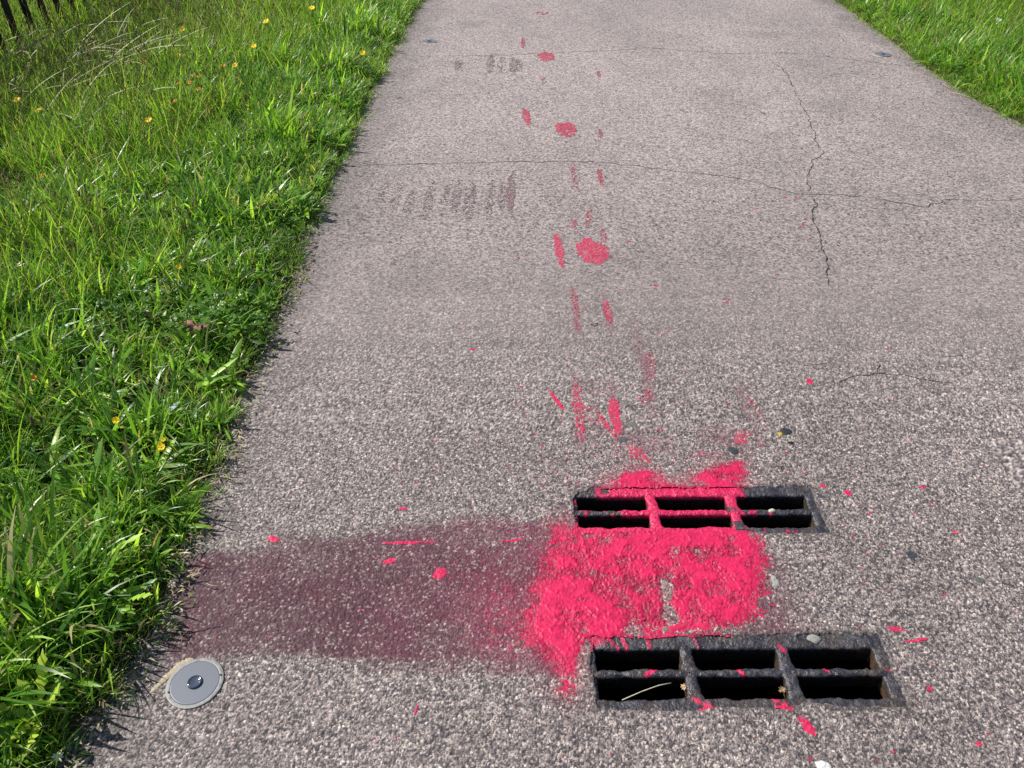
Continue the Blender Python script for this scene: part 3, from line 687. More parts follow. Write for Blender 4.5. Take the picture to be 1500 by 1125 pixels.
def stick(name, pts, rad, col, label, cat, z=.004, group=None):
    mb = MB(); P = [(*G(*p), z) for p in pts]
    c0 = P[0]; P = [(p[0] - c0[0], p[1] - c0[1], z + (0.004 * math.sin(3.1 * i / (len(P) - 1)))) for i, p in enumerate(P)]
    mb.tube(P, rad, col, 5); o = link(name, mb.mesh(name, M_DRY)); o.location = (c0[0], c0[1], 0)
    return tag(o, label, cat, group)
stick('twig', [(864, 474), (868, 477), (876, 475)], .0022, (.35, .28, .18), 'tiny pale twig lying between two pink tyre prints', 'twig')
stick('straw', [(1380, 124), (1388, 130), (1398, 131)], .002, (.40, .36, .24), 'short dry straw on the path near the far right stud', 'straw', .006, 'straws at the right edge')
stick('straw', [(1390, 136), (1405, 140), (1424, 146)], .002, (.40, .36, .24), 'longer dry straw reaching the right grass edge', 'straw', .006, 'straws at the right edge')
stick('straw', [(912, 1021), (940, 1010), (965, 1001), (984, 996)], .0011, (.55, .50, .36), 'pale straw lying in a slot of the dark grate', 'straw', -0.012)
stick('straw', [(1112, 163 + 0), (1120, 168)], .003, (.25, .18, .1), 'short brown twig on the asphalt left of the long crack', 'twig', .005)

def crumpled_leaf(px, py, size, col, label, z=0.05, seed=0, name='dead_leaf'):
    mb = MB(); r_ = random.Random(seed)
    n = 9; V = [(0, 0, 0)]; C = [tuple(np.array(col) * .8)]
    for ring in (0.5, 1.0):
        for i in range(n * 2):
            a = math.pi * i / n; rr = size * ring * (1.0 if i % 2 == 0 else .62) * r_.uniform(.75, 1.15)
            V.append((rr * math.cos(a), rr * math.sin(a), size * r_.uniform(-.25, .4) * ring)); C.append(tuple(np.array(col) * r_.uniform(.6, 1.35)))
    m = 2 * n; F = [(0, 1 + i, 1 + (i + 1) % m) for i in range(m)] + [(1 + i, 1 + m + i, 1 + m + (i + 1) % m, 1 + (i + 1) % m) for i in range(m)]
    mb.add(V, F, C); o = link(name, mb.mesh(name, M_DRY, False)); x, y = G(px, py, z); o.location = (x, y, z); o.rotation_euler = (r_.uniform(-.4, .4), r_.uniform(-.4, .4), r_.uniform(0, 6))
    return tag(o, label, 'leaf')
crumpled_leaf(1003, 1006, .010, (.5, .36, .2), 'curled tan leaf scrap caught in a slot of the dark grate', -0.016, 3)
for i_, (px, py, lab) in enumerate([(1146, 1010, 'dry moss clump lodged by a cross bar of the dark grate'), ]):
    crumpled_leaf(px, py, .009, (.30, .22, .12), lab, -0.02, 9 + i_, 'moss_clump')

# ------------------------------------------------------------------ road studs
def lathe(mb, prof, c, n=48):
    V = []; F = []
    for (r, z) in prof:
        for i in range(n):
            a = 2 * math.pi * i / n; V.append((r * math.cos(a), r * math.sin(a), z))
    for j in range(len(prof) - 1):
        for i in range(n): F.append((j * n + i, j * n + (i + 1) % n, (j + 1) * n + (i + 1) % n, (j + 1) * n + i))
    mb.add(V, F, c)
m_, t_, b_ = mat_new('stud_lens')
tc = t_.nodes.new('ShaderNodeTexCoord'); wv = t_.nodes.new('ShaderNodeTexWave'); wv.bands_direction = 'X'; wv.inputs['Scale'].default_value = 100; wv.inputs['Distortion'].default_value = 0
t_.links.new(tc.outputs['Object'], wv.inputs['Vector'])
rp = t_.nodes.new('ShaderNodeValToRGB'); rp.color_ramp.elements[0].color = (.11, .122, .15, 1); rp.color_ramp.elements[1].color = (.17, .188, .225, 1)
t_.links.new(wv.outputs['Fac'], rp.inputs[0]); t_.links.new(rp.outputs[0], b_.inputs['Base Color'])
b_.inputs['Roughness'].default_value = .35; b_.inputs['Specular IOR Level'].default_value = .5
bp = t_.nodes.new('ShaderNodeBump'); bp.inputs['Strength'].default_value = .12; bp.inputs['Distance'].default_value = .0005
t_.links.new(wv.outputs['Fac'], bp.inputs['Height']); t_.links.new(bp.outputs['Normal'], b_.inputs['Normal'])
M_LENS = m_
m_, t_, b_ = mat_new('stud_button'); b_.inputs['Base Color'].default_value = (.05, .065, .10, 1); b_.inputs['Roughness'].default_value = .12; b_.inputs['Coat Weight'].default_value = .6
M_BTN = m_
M_RIM = attr_mat('stud_rim', rough=.42, spec=.5, nscale=90, namt=.4, metal=.25, bump=.3, bscale=200, bdist=.0008, rough2=.6)
def stud(px, py, label, seal, rz=0.0, tilt=0.0):
    x, y = G(px, py); root = tag(empty('road_stud', (x, y, 0.0), rz), label, 'road stud', 'round studs set in the path')
    mb = MB(); lathe(mb, [(.0595, -.01), (.0593, .0026), (.0588, .0033), (.0580, .0034), (.0518, .0034), (.0508, .0033), (.0502, .0028)], (.21, .21, .205)); rim = link('rim', mb.mesh('rim', M_RIM), root)
    mb = MB(); lathe(mb, [(.0502, .0020), (.0499, .0033), (.0494, .0036), (.0485, .0036), (.030, .0036), (.0155, .0036), (.0002, .0036)], (.2, .2, .2)); link('lens', mb.mesh('lens', M_LENS), root)
    mb = MB(); lathe(mb, [(.0160, .0030), (.0157, .0062), (.0146, .0078), (.0122, .0082), (.0110, .0068), (.0085, .0062), (.0002, .0060)], (.1, .1, .1)); link('button', mb.mesh('button', M_BTN), root)
    for a in (.35, 3.6):
        mb = MB(); lathe(mb, [(.0022, .004), (.0020, .0052), (.0002, .0054)], (.06, .06, .06), 10)
        s_ = link('screw', mb.mesh('screw', M_RIM), rim); s_.location = (.0525 * math.cos(a), .0525 * math.sin(a), 0)
    if seal:
        V = []; C = []; n = 40
        for i in range(n):
            t = i / (n - 1); a = R(seal[0]) + R(seal[1]) * min(t, .55) / .55
            ext = max(0, t - .55) / .45 * seal[2]
            cx, cy = .060 * math.cos(a) - ext * math.sin(a), .060 * math.sin(a) + ext * math.cos(a)
            w_ = (.012 if seal[2] > .05 else .024) * math.sin(math.pi * min(1, .08 + .92 * t)) ** .5 * (0.7 + .5 * rnd.random())
            for q in (-.25, .5, 1.0):
                V.append((cx + math.cos(a) * w_ * q, cy + math.sin(a) * w_ * q, .0030 if q == .5 else .0004)); C.append(tuple(np.array((.46, .39, .27)) * rnd.uniform(.8, 1.15)))
        F = [(3 * i + j, 3 * i + j + 1, 3 * i + j + 4, 3 * i + j + 3) for i in range(n - 1) for j in (0, 1)]
        mb = MB(); mb.add(V, F, C); link('sealant', mb.mesh('sealant', M_SEAL), root)
    return root
stud(286, 1001, 'big round grey stud with pale sealant smear beside the wine-dark stain', (112, 36, .075), .0)
stud(629, 61, 'small-looking round stud far along by the left grass edge', (170, 75, .02), 1.0)
stud(1293, 80, 'round stud far along by the right grass edge', (150, 60, .02), .4)

# ------------------------------------------------------------------ verges: soil that meets the path along a ragged line
EL = GP([(640, -40), (620, 0), (602, 30), (577, 75), (549, 130), (527, 180), (506, 232), (472, 300), (447, 355), (440, 400), (408, 460), (395, 510), (350, 580), (345, 630), (322, 690),
         (290, 745), (275, 800), (258, 860), (240, 915), (200, 972), (168, 1022), (120, 1075), (84, 1125), (50, 1180)])
ER = GP([(1160, -40), (1220, 0), (1285, 46), (1350, 97), (1410, 137), (1450, 160), (1500, 187), (1580, 240)])
def edgeL(y):
    o_ = np.argsort(EL[:, 1]); return np.interp(y, EL[o_, 1], EL[o_, 0])
def edgeR(y):
    o_ = np.argsort(ER[:, 1]); return np.interp(y, ER[o_, 1], ER[o_, 0])
def groundz(x, y, side):
    """verge height; side -1 left, +1 right; passes through the path surface at its edge"""
    e = (edgeL(y) - 0.018 - x) if side < 0 else (x - edgeR(y) - 0.02)
    e = e + 0.02 * (fbm(x * 12, y * 12, 900, 3) - .5)
    z = np.where(e < 0, e * 0.5, 0.022 * (1 - np.exp(-e / 0.05)) + 0.05 * (1 - np.exp(-e / .6)))
    return z + np.where(e > 0, 1, .2) * (0.012 * (fbm(x * 9, y * 9, 901, 3) - .5)) + sstep(.1, .8, e) * 0.09 * (fbm(x * 1.6, y * 1.6, 902, 2) - .5)
def verge(name, side, x0, x1, y0, y1):
    nx, ny = int((x1 - x0) / .022) + 1, int((y1 - y0) / .035) + 1
    gx, gy = np.meshgrid(np.linspace(x0, x1, nx), np.linspace(y0, y1, ny)); x, y = gx.ravel(), gy.ravel()
    z = groundz(x, y, side); i = np.arange(nx * ny).reshape(ny, nx)
    F = np.stack([i[:-1, :-1], i[:-1, 1:], i[1:, 1:], i[1:, :-1]], -1).reshape(-1, 4)
    n = fbm(x * 8, y * 8, 903, 4)[:, None]; c = np.array([.040, .032, .020]) * (1 - n) + np.array([.055, .06, .022]) * n
    link(name, mesh_np(name, np.stack([x, y, z], -1), F, c, M_SOIL)).__setitem__('kind', 'structure')
verge('verge_left', -1, -6.4, -0.74, -0.5, 12.0)
verge('verge_right', 1, 2.70, 7.2, 1.5, 12.0)

# ------------------------------------------------------------------ grass
GREENS = [(.145, .295, .026), (.195, .365, .032), (.070, .17, .020), (.29, .47, .055), (.14, .29, .045), (.33, .48, .075), (.10, .22, .05)]
STRAW = [(.42, .36, .20), (.35, .31, .15), (.30, .28, .13)]
def blade_pts(base, ang, L, lean, curl, segs=5):
    pts = []; th = lean; p = Vector(base); d2 = Vector((math.cos(ang), math.sin(ang), 0))
    for i in range(segs + 1):
        pts.append(p.copy()); p = p + (d2 * math.sin(th) + Vector((0, 0, 1)) * math.cos(th)) * (L / segs); th = min(th + curl / segs, 2.5)
    return pts
def tuft(seed, n, rad, Lr, wr, straw=0.09, lean=(.1, .7), curl=(.3, 1.5), seeds=0):
    r_ = random.Random(seed); mb = MB()
    for _ in range(n):
        a = r_.uniform(0, 6.283); q = rad * math.sqrt(r_.random()); ang = a + r_.uniform(-1.1, 1.1)
        L = r_.uniform(*Lr) * (0.6 + .5 * r_.random()); w_ = r_.uniform(*wr)
        pts = blade_pts((q * math.cos(a), q * math.sin(a), -.008), ang, L, r_.uniform(*lean), r_.uniform(*curl))
        wl = [w_ * .7, w_, w_ * .95, w_ * .75, w_ * .45, .0003]
        c = np.array(r_.choice(STRAW) if r_.random() < straw else r_.choice(GREENS)) * r_.uniform(.75, 1.25)
        side = (-math.sin(ang + r_.uniform(-.7, .7)), math.cos(ang), r_.uniform(-.3, .3))
        mb.ribbon(pts, wl, side, tuple(c), 0.0)
    for _ in range(seeds):
        a = r_.uniform(0, 6.283); L = r_.uniform(Lr[1] * 1.0, Lr[1] * 1.5)
        pts = blade_pts((0, 0, 0), a, L, r_.uniform(.1, .4), r_.uniform(.1, .5), 5)
        mb.tube(pts, .0007, (.25, .22, .10), 3)
        mb.tube([pts[-1], pts[-1] + Vector((0, 0, .008)), pts[-1] + Vector((.001, 0, .018))], [.0018, .003, .001], (.16, .10, .06), 5)
    return mb.mesh('tuft', M_LEAF)
def leaf_shape(mb, base, ang, L, W, lean, curl, c, lobes=0, rnd_=rnd):
    """a broad leaf; lobes > 0 gives a toothed dandelion-like outline"""
    segs = 7 if not lobes else lobes * 2 + 2
    pts = blade_pts(base, ang, L, lean, curl, segs); ws = []
    for i in range(segs + 1):
        t = i / segs; w_ = W * max(0.04, math.sin(math.pi * min(1, t * .92 + .06)) ** .8) * (.55 + .75 * t if lobes else 1)
        if lobes and i % 2 == 1: w_ *= .42
        ws.append(w_)
    ws[-1] = W * .05
    mb.ribbon(pts, ws, (-math.sin(ang), math.cos(ang), rnd_.uniform(-.25, .25)), c, fold=.12)
def broad(seed, n, L, W, lobes=0, lean=(.5, 1.2)):
    r_ = random.Random(seed); mb = MB()
    for i in range(n):
        a = 6.283 * i / n + r_.uniform(-.4, .4)
        leaf_shape(mb, (.004 * math.cos(a), .004 * math.sin(a), -.005), a, r_.uniform(*L), r_.uniform(*W), r_.uniform(*lean), r_.uniform(.1, .9), tuple(np.array(r_.choice(GREENS[:5])) * r_.uniform(.7, 1.15)), lobes, r_)
    return mb.mesh('broad', M_LEAF)
def clover(seed, n):
    r_ = random.Random(seed); mb = MB()
    for _ in range(n):
        a = r_.uniform(0, 6.283); q = .05 * math.sqrt(r_.random()); h = r_.uniform(.025, .06); b = Vector((q * math.cos(a), q * math.sin(a), 0)); tp = b + Vector((r_.uniform(-.015, .015), r_.uniform(-.015, .015), h))
        mb.tube([b, tp], .0007, (.08, .15, .03), 3)
        c = tuple(np.array((.085, .18, .022)) * r_.uniform(.75, 1.3)); a0 = r_.uniform(0, 6)
        for k in range(3):
            an = a0 + k * 2.094; l = r_.uniform(.009, .014)
            P = [tp + Vector((math.cos(an) * l * t, math.sin(an) * l * t, .002 * math.sin(3 * t))) for t in (0, .35, .75, 1.0)]
            mb.ribbon(P, [.002, l * .75, l * .95, l * .5], (-math.sin(an), math.cos(an), 0), c, fold=.1)
    return mb.mesh('clover', M_LEAF)
def collection(name, meshes):
    c = bpy.data.collections.new(name)
    for i, me in enumerate(meshes):
        o = bpy.data.objects.new('%s_%02d' % (name, i), me); c.objects.link(o)
    return c
def scatter(name, coll, nvar, pts, rots, scl, label, cat):
    n = len(pts); me = bpy.data.meshes.new(name); me.vertices.add(n); me.vertices.foreach_set('co', np.asarray(pts, np.float32).ravel())
    a = me.attributes.new('rot', 'FLOAT_VECTOR', 'POINT'); a.data.foreach_set('vector', np.asarray(rots, np.float32).ravel())
    a = me.attributes.new('scl', 'FLOAT', 'POINT'); a.data.foreach_set('value', np.asarray(scl, np.float32))
    a = me.attributes.new('pick', 'INT', 'POINT'); a.data.foreach_set('value', np.random.RandomState(len(pts)).randint(0, nvar, n).astype(np.int32))
    o = link(name, me); tag(o, label, cat, kind='stuff')
    ng = bpy.data.node_groups.new(name, 'GeometryNodeTree')
    ng.interface.new_socket('Geometry', in_out='INPUT', socket_type='NodeSocketGeometry'); ng.interface.new_socket('Geometry', in_out='OUTPUT', socket_type='NodeSocketGeometry')
    N = ng.nodes; gi = N.new('NodeGroupInput'); go = N.new('NodeGroupOutput'); ip = N.new('GeometryNodeInstanceOnPoints'); ci = N.new('GeometryNodeCollectionInfo')
    ci.inputs['Collection'].default_value = coll; ci.inputs['Separate Children'].default_value = True; ci.inputs['Reset Children'].default_value = True
    ip.inputs['Pick Instance'].default_value = True
    def na(nm, ty):
        q = N.new('GeometryNodeInputNamedAttribute'); q.data_type = ty; q.inputs['Name'].default_value = nm
        return [s for s in q.outputs if s.enabled and s.name == 'Attribute'][0]
    er = N.new('FunctionNodeEulerToRotation'); Lk = ng.links.new
    Lk(gi.outputs[0], ip.inputs['Points']); Lk(ci.outputs[0], ip.inputs['Instance']); Lk(na('pick', 'INT'), ip.inputs['Instance Index'])
    Lk(na('rot', 'FLOAT_VECTOR'), er.inputs[0]); Lk(er.outputs[0], ip.inputs['Rotation']); Lk(na('scl', 'FLOAT'), ip.inputs['Scale']); Lk(ip.outputs[0], go.inputs[0])
    md = o.modifiers.new('scatter', 'NODES'); md.node_group = ng
    return o
RS = np.random.RandomState(5)
def spots(side, n, x0, x1, y0, y1, emin=0.0, emax=99, dens=None):
    x = RS.uniform(x0, x1, n); y = RS.uniform(y0, y1, n)
    e = (edgeL(y) - x) if side < 0 else (x - edgeR(y))
    e = e + 0.075 * (fbm(x * 9, y * 9, 950, 3) - .5)
    # only where the photograph's view (and a step either side) can fall
    vis = (np.abs(x) < 1.25 + 0.62 * np.maximum(y, 0)) if side < 0 else (x < 2.2 + .55 * y)
    k = (e > emin) & (e < emax) & vis
    if dens is not None: k &= RS.random_sample(n) < dens(x, y, e)
    x, y, e = x[k], y[k], e[k]
    return x, y, e, groundz(x, y, side)
def rot(n, t=.15): return np.stack([RS.normal(0, t, n), RS.normal(0, t, n), RS.uniform(0, 6.283, n)], -1)
lawn = collection('lawn', [tuft(100 + i, 12, .026, (.07, .19), (.0040, .0085)) for i in range(9)] + [tuft(140 + i, 9, .03, (.08, .17), (.007, .012), curl=(.2, 1.1)) for i in range(5)])
tall = collection('tall', [tuft(200 + i, 15, .03, (.14, .30), (.0035, .0065), .10, (.05, .5), (.2, 1.3), seeds=1) for i in range(7)])
dry = collection('dry', [tuft(250 + i, 12, .03, (.12, .30), (.002, .0036), .75, (.2, .9), (.3, 1.4)) for i in range(4)])
edge = collection('edge', [tuft(300 + i, 14, .03, (.025, .065), (.0022, .0040), .15, (.3, 1.1), (.2, 1.2)) for i in range(6)])
broads = collection('broads', [broad(330 + i, 6, (.06, .13), (.010, .020)) for i in range(4)] + [broad(340 + i, 6, (.06, .12), (.018, .030), 3, (.8, 1.35)) for i in range(3)])
clov = collection('clov', [clover(360 + i, 10) for i in range(4)])
def hgt(x, y, e): return (0.45 + 0.55 * sstep(0.0, 0.28, e)) * (0.30 + 1.45 * fbm(x * 3.2, y * 3.2, 960, 3))
for side, nm, (x0, x1, y0, y1), k in ((-1, 'left', (-6.2, -.76, .2, 9.5), 1.0), (1, 'right', (2.72, 6.8, 2.4, 9.5), .75)):
    area = (x1 - x0) * (y1 - y0)
    x, y, e, z = spots(side, int(area * 880 * k), x0, x1, y0, y1, 0.02, dens=lambda x, y, e: np.where(y < 3.5, 1.0, np.where(y < 6, .85, .7)) * (0.45 + 0.75 * sstep(.35, .6, fbm(x * 7, y * 7, 955, 2))))
    scatter('grass', lawn, 14, np.stack([x, y, z], -1), rot(len(x)), hgt(x, y, e) * RS.uniform(.75, 1.25, len(x)), 'bright green unmown grass covering the %s verge' % nm, 'grass')
    x, y, e, z = spots(side, int(area * 520 * k), x0, x1, y0, y1, 0.25, dens=lambda x, y, e: sstep(.3, 1.3, e) * (0.12 + 1.6 * sstep(.45, .62, fbm(x * 1.9, y * 1.9, 970, 3)) + 1.0 * sstep(-1.7, -2.6, x) * sstep(3.2, 4.4, y)))
    scatter('tall_grass', tall, 7, np.stack([x, y, z], -1), rot(len(x), .22), RS.uniform(.6, 1.1, len(x)), 'longer tufted grass standing back from the %s path edge' % nm, 'grass')
    x, y, e, z = spots(side, int(area * 1500), x0, x1, y0, y1, -0.022, .16)
    scatter('edge_grass', edge, 6, np.stack([x, y, z], -1), rot(len(x), .3), RS.uniform(.6, 1.2, len(x)), 'short trampled grass fringe along the %s path edge' % nm, 'grass')
    x, y, e, z = spots(side, int(area * 300 * k), x0, x1, y0, y1, 0.04, dens=lambda x, y, e: sstep(.35, .6, fbm(x * 2.6, y * 2.6, 980, 3)))
    scatter('broad_leaves', broads, 7, np.stack([x, y, z + .01], -1), rot(len(x), .2), RS.uniform(.6, 1.15, len(x)), 'broad weed leaves mixed through the grass of the %s verge' % nm, 'weeds')
    x, y, e, z = spots(side, int(area * 170 * k), x0, x1, y0, y1, 0.03, 0.6, dens=lambda x, y, e: sstep(.55, .72, fbm(x * 3.1, y * 3.1, 990, 3)))
    scatter('clover_patch', clov, 4, np.stack([x, y, z + .01], -1), rot(len(x), .2), RS.uniform(.7, 1.3, len(x)), 'low clover growing through the grass of the %s verge' % nm, 'clover')
cx, cy = G(110, 110, .1)
x = RS.normal(cx, .42, 420); y = RS.normal(cy, .75, 420)
scatter('dry_grass', dry, 4, np.stack([x, y, groundz(x, y, -1)], -1), rot(420, .3), RS.uniform(.6, 1.2, 420), 'straw-coloured dry grass in front of the dark fence', 'grass')
# litter of dead stalks along the edge
mb = MB()
for _ in range(2200):
    y = rnd.uniform(.5, 9) if rnd.random() < .5 else rnd.uniform(.5, 3); s_ = -1 if rnd.random() < .75 else 1
    e = rnd.gauss(0.008, .030); x = float(edgeL(y)) - e if s_ < 0 else float(edgeR(max(y, 2.5))) + e
    a = rnd.uniform(0, 6.28); l = rnd.uniform(.008, .035); z = max(0.002, float(groundz(np.array([x]), np.array([y]), s_)[0])) + rnd.uniform(.002, .008)
    c = tuple(np.array(rnd.choice([(.30, .23, .13), (.20, .13, .08), (.42, .36, .24), (.10, .06, .04)])) * rnd.uniform(.7, 1.2))
    mb.ribbon([(x, y, z), (x + l * .5 * math.cos(a), y + l * .5 * math.sin(a), z + .003), (x + l * math.cos(a + .3), y + l * math.sin(a + .3), z)], [.0012, rnd.uniform(.002, .006), .001], (-math.sin(a), math.cos(a), .2), c)
o = link('grass_litter', mb.mesh('grass_litter', M_DRY)); tag(o, 'brown dead stalks and leaf litter along both path edges', 'litter', kind='stuff')

# ------------------------------------------------------------------ single weeds at the near edge, each leaf its own part
def weed(px, py, n, L, W, lobes, label, name, seed, tint=(1, 1, 1), lean=(.7, 1.35), heads=0):
    x, y = G(px, py, .03); z = float(groundz(np.array([x]), np.array([y]), -1)[0]); r_ = random.Random(seed)
    root = tag(empty(name, (x, y, z)), label, 'weed')
    for i in range(n):
        mb = MB(); a = 6.283 * i / n + r_.uniform(-.35, .35)
        leaf_shape(mb, (0, 0, .012), a, r_.uniform(*L), r_.uniform(*W), r_.uniform(*lean), r_.uniform(.05, .7), tuple(np.array(r_.choice(GREENS)) * np.array(tint) * r_.uniform(.85, 1.2)), lobes, r_)
        link('leaf', mb.mesh('leaf', M_LEAF), root)
    for i in range(heads):
        mb = MB(); pts = blade_pts((0, 0, 0), r_.uniform(0, 6.28), r_.uniform(.16, .24), .15, r_.uniform(0, .4)); mb.tube(pts, .0009, (.13, .17, .05), 4)
        mb.tube([pts[-1], pts[-1] + Vector((0, 0, .008)), pts[-1] + Vector((0, 0, .02))], [.002, .0042, .0015], (.11, .065, .04), 6)
        link('seed_head', mb.mesh('seed_head', M_DRY), root)
weed(185, 880, 9, (.06, .11), (.018, .028), 4, 'toothed dandelion rosette beside the left end of the wine-dark stain', 'dandelion_plant', 1, (1.1, 1.1, 1.3))
weed(140, 840, 9, (.10, .17), (.020, .030), 4, 'toothed dandelion rosette a hand behind the stain-side rosette', 'dandelion_plant', 2, (1.2, 1.15, 1.5))
weed(235, 690, 8, (.07, .12), (.014, .022), 0, 'low plantain rosette with broad leaves below two yellow flowers', 'plantain_plant', 3)
weed(170, 640, 8, (.10, .17), (.014, .020), 0, 'tall plantain with brown seed heads amid bright grass', 'plantain_plant', 4, heads=3)
weed(275, 395, 9, (.10, .17), (.012, .018), 0, 'plantain with brown seed heads just beyond the dead leaf', 'plantain_plant', 5, heads=4)
weed(60, 1050, 11, (.07, .13), (.026, .04), 5, 'pale lobed weed in the grass corner closest to the round stud', 'lobed_weed', 6, (1.5, 1.25, 1.1), (.4, 1.2))
weed(25, 1005, 9, (.07, .13), (.026, .04), 5, 'second pale lobed weed deeper in the grass behind the corner one', 'lobed_weed', 7, (1.4, 1.2, 1.0), (.4, 1.2))
weed(80, 700, 8, (.10, .18), (.014, .020), 0, 'leaning plantain with brown heads deep in bright grass', 'plantain_plant', 8, heads=3)
weed(300, 560, 8, (.08, .13), (.014, .022), 0, 'plantain rosette by the edge just nearer than the dead leaf', 'plantain_plant', 9)
weed(20, 560, 8, (.10, .18), (.014, .022), 0, 'plantain beside the pale-orange flower in the deep grass', 'plantain_plant', 10, heads=2)

crumpled_leaf(287, 478, .046, (.20, .095, .055), 'crumpled brown dead leaf lying in the grass near the path edge', .11, 21)
crumpled_leaf(384, 300, .036, (.42, .28, .18), 'pale crumpled leaf in the grass near the near crack', .10, 22)
crumpled_leaf(130, 60, .05, (.40, .22, .17), 'pinkish-brown leaf caught in dry grass by the fence', .16, 23)
crumpled_leaf(252, 855, .012, (.55, .48, .36), 'tan leaf scrap where the wine-dark stain meets the grass', .02, 24)
crumpled_leaf(85, 1108, .012, (.60, .58, .52), 'pale scrap at the corner of the grass by the lobed weed', .02, 25)

# ------------------------------------------------------------------ yellow flowers
def flower(px, py, h, r, col, label, group, seed, side=-1):
    x, y = G(px, py, h + .03); r_ = random.Random(seed); z0 = float(groundz(np.array([x]), np.array([y]), side)[0])
    root = tag(empty('wildflower', (x, y, z0)), label, 'flower', group); ht = max(h + .03 - z0, .04)
    mb = MB(); b = (r_.uniform(-.02, .02), r_.uniform(-.02, .02)); mb.tube([(b[0], b[1], 0), (b[0] * .4, b[1] * .4, ht * .6), (0, 0, ht)], .0011, (.09, .16, .03), 4); link('stem', mb.mesh('stem', M_LEAF), root)
    mb = MB(); n = 9; tl = Vector((r_.uniform(-.3, .3), -.5, 1)).normalized(); u = tl.cross(Vector((1, 0, 0))).normalized(); v = tl.cross(u)
    for i in range(n):
        a = 6.283 * i / n; d = u * math.cos(a) + v * math.sin(a); P = [Vector((0, 0, ht)) + d * r * t + tl * (r * r_.uniform(.1, .6) * t) for t in (.08, .55, .9, 1.0)]
        mb.ribbon(P, [r * .2, r * .6, r * .5, r * .2], d.cross(tl), tuple(np.array(col) * r_.uniform(.85, 1.1)))
    pt = link('petals', mb.mesh('petals', M_PETAL), root)
    mb = MB(); mb.tube([Vector((0, 0, ht)) - tl * .003, Vector((0, 0, ht)) + tl * .001, Vector((0, 0, ht)) + tl * r * .3], [r * .2, r * .22, r * .1], tuple(np.array(col) * .75), 7); link('flower_centre', mb.mesh('flower_centre', M_PETAL), pt)
YEL, ORA, WHI = (.82, .60, .01), (.62, .30, .015), (.75, .75, .68)
for i, (px, py) in enumerate([(372, 68), (531, 78), (345, 96), (26, 147), (218, 176), (267, 44), (261, 81), (457, 12), (390, 32), (57, 162)]):
    lab = {(531, 78): 'bright yellow wildflower beside the path edge between the far crack and stud', (372, 68): 'large yellow wildflower standing above the orange flower cluster',
           (26, 147): 'yellow wildflower nearest the end of the bleached stalks and fence', (218, 176): 'lone yellow wildflower in dark grass below the bleached stalks',
           (57, 162): 'paler yellow wildflower just right of one near the fence'}.get((px, py), 'bright yellow wildflower in the long grass beyond the far crack')
    flower(px, py, .21, .018 if py > 60 else .022, YEL, lab, 'yellow flowers in the far grass', i)
for i, (px, py) in enumerate([(283, 110), (278, 121), (291, 131), (262, 122), (327, 96), (257, 148), (292, 112), (212, 91)]):
    flower(px, py, .21, .014, ORA, 'small orange-yellow bud flower in the cluster of the far grass', 'orange flower cluster', 40 + i)
flower(236, 655, .09, .011, YEL, 'yellow flower above the low plantain, larger of a close pair', None, 61)
flower(170, 616, .10, .010, YEL, 'yellow flower among bright grass beside the tall plantain', None, 62)
flower(262, 391, .11, .011, YEL, 'yellow flower beyond the brown dead leaf', None, 63)
flower(50, 554, .12, .010, ORA, 'pale-orange flower in deep grass beside a plantain', None, 64)
flower(239, 644, .09, .007, YEL, 'tiny yellow flower, smaller of a close pair above plantain', None, 65)
flower(63, 258, .13, .013, ORA, 'lone orange flower in the tall grass', None, 66)
flower(1461, 30, .10, .026, WHI, 'white daisy in the grass of the right verge', None, 67, 1)
flower(1353, 10, .10, .018, ORA, 'small orange flower in the grass of the right verge', None, 68, 1)
# a pale feather in the grass
mb = MB(); leaf_shape(mb, (0, 0, 0), .9, .055, .016, 1.2, .3, (.42, .48, .50))
x, y = G(242, 606, .06); o = link('feather', mb.mesh('feather', M_DRY)); o.location = (x, y, .06); tag(o, 'pale grey feather caught in the grass near the edge', 'feather')

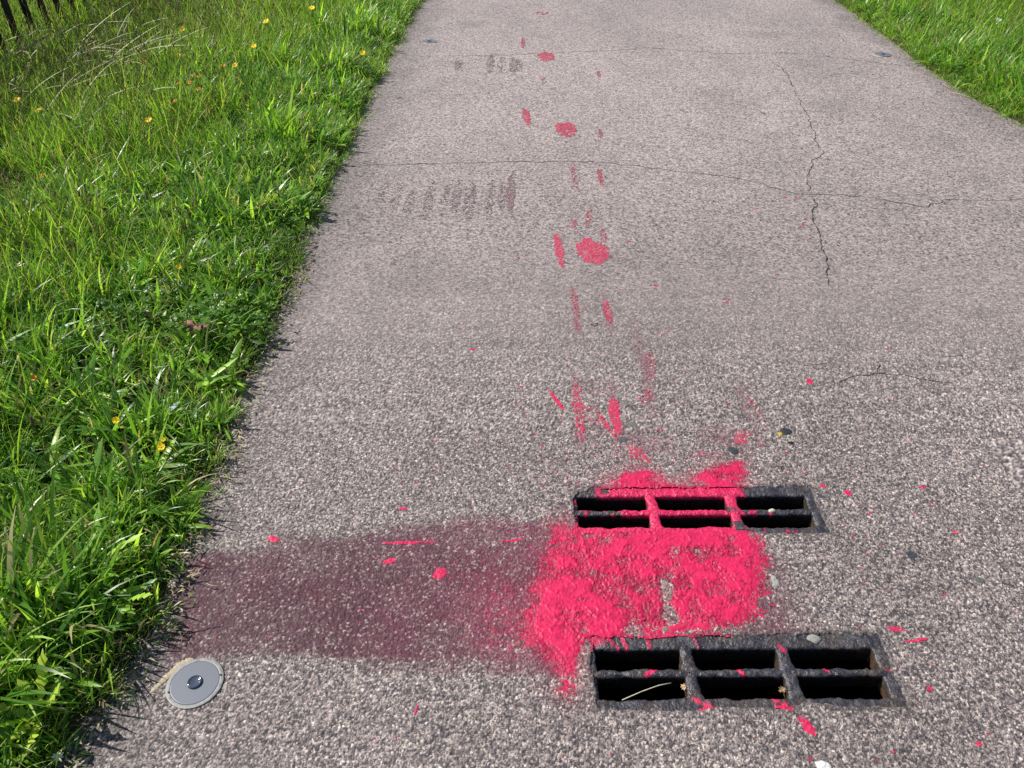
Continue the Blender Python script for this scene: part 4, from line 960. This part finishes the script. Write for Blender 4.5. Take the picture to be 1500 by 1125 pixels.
# ------------------------------------------------------------------ dry grass clump: each lodged stalk a part
cx, cy = G(150, 110, .15); cz = float(groundz(np.array([cx]), np.array([cy]), -1)[0])
root = tag(empty('dry_grass_clump', (cx, cy, cz)), 'bleached stalks bent flat over the grass in front of the fence', 'grass clump')
for i in range(80):
    a = rnd.gauss(-.25, .9); L = rnd.uniform(.14, .42); mb = MB()
    pts = blade_pts((rnd.gauss(-.1, .28), rnd.gauss(0, .38), rnd.uniform(.12, .24)), a, L, rnd.uniform(.9, 1.4), rnd.uniform(.1, .5), 6)
    mb.ribbon(pts, [.0035, .006, .006, .005, .004, .003, .0005], (-math.sin(a), math.cos(a), .3), tuple(np.array((.46, .45, .30)) * rnd.uniform(.75, 1.2)))
    link('stalk', mb.mesh('stalk', M_DRY), root)
mb = MB(); p0 = (*G(15, 86, .2), .2); p1 = (*G(72, 50, .3), .3)
mb.tube([p0, tuple((a + b) / 2 for a, b in zip(p0, p1)), p1], [.008, .009, .006], (.46, .36, .17), 6)
o = link('cane', mb.mesh('cane', M_DRY)); tag(o, 'long yellow-brown cane leaning in the grass by the fence post', 'cane')

# ------------------------------------------------------------------ dark fence beyond the left verge
fx = -3.32; root = tag(empty('fence', (fx, 3.0, 0)), 'dark upright pale fence behind tall grass on the left verge', 'fence')
def box(name, c, s, col, mat, parent, bev=.004):
    mb = MB(); x, y, z = s[0] / 2, s[1] / 2, s[2] / 2; b = bev
    V = []; 
    for zz, k in ((-z, 0), (z - b, 0), (z, b)):
        for (sx, sy) in ((-1, -1), (1, -1), (1, 1), (-1, 1)): V.append((sx * (x - k), sy * (y - k), zz))
    F = [(3, 2, 1, 0), (8, 9, 10, 11)] + [(r_ * 4 + i, r_ * 4 + (i + 1) % 4, r_ * 4 + 4 + (i + 1) % 4, r_ * 4 + 4 + i) for r_ in (0, 1) for i in range(4)]
    mb.add(V, F, col); o = link(name, mb.mesh(name, mat, False), parent); o.location = c
    return o
BLK = (.016, .014, .013)
y = 0.0; k = 0
while y < 7.5:
    yw = 3.0 + y; z0 = float(groundz(np.array([fx]), np.array([yw]), -1)[0])
    if k % 14 == 10: box('post', (-.03, y, z0 + .62), (.09, .09, 1.35), BLK, M_WOOD, root)
    else: box('pale', (0, y, z0 + .60), (.022, .045, 1.15), tuple(np.array(BLK) * rnd.uniform(.8, 1.5)), M_WOOD, root).rotation_euler.x = rnd.gauss(0, .02)
    y += .20; k += 1
for zz in (.62, 1.0): box('rail', (-.03, 3.7, zz), (.035, 7.6, .07), BLK, M_WOOD, root)
print('TRIS', sum(len(m.polygons) for m in bpy.data.meshes))
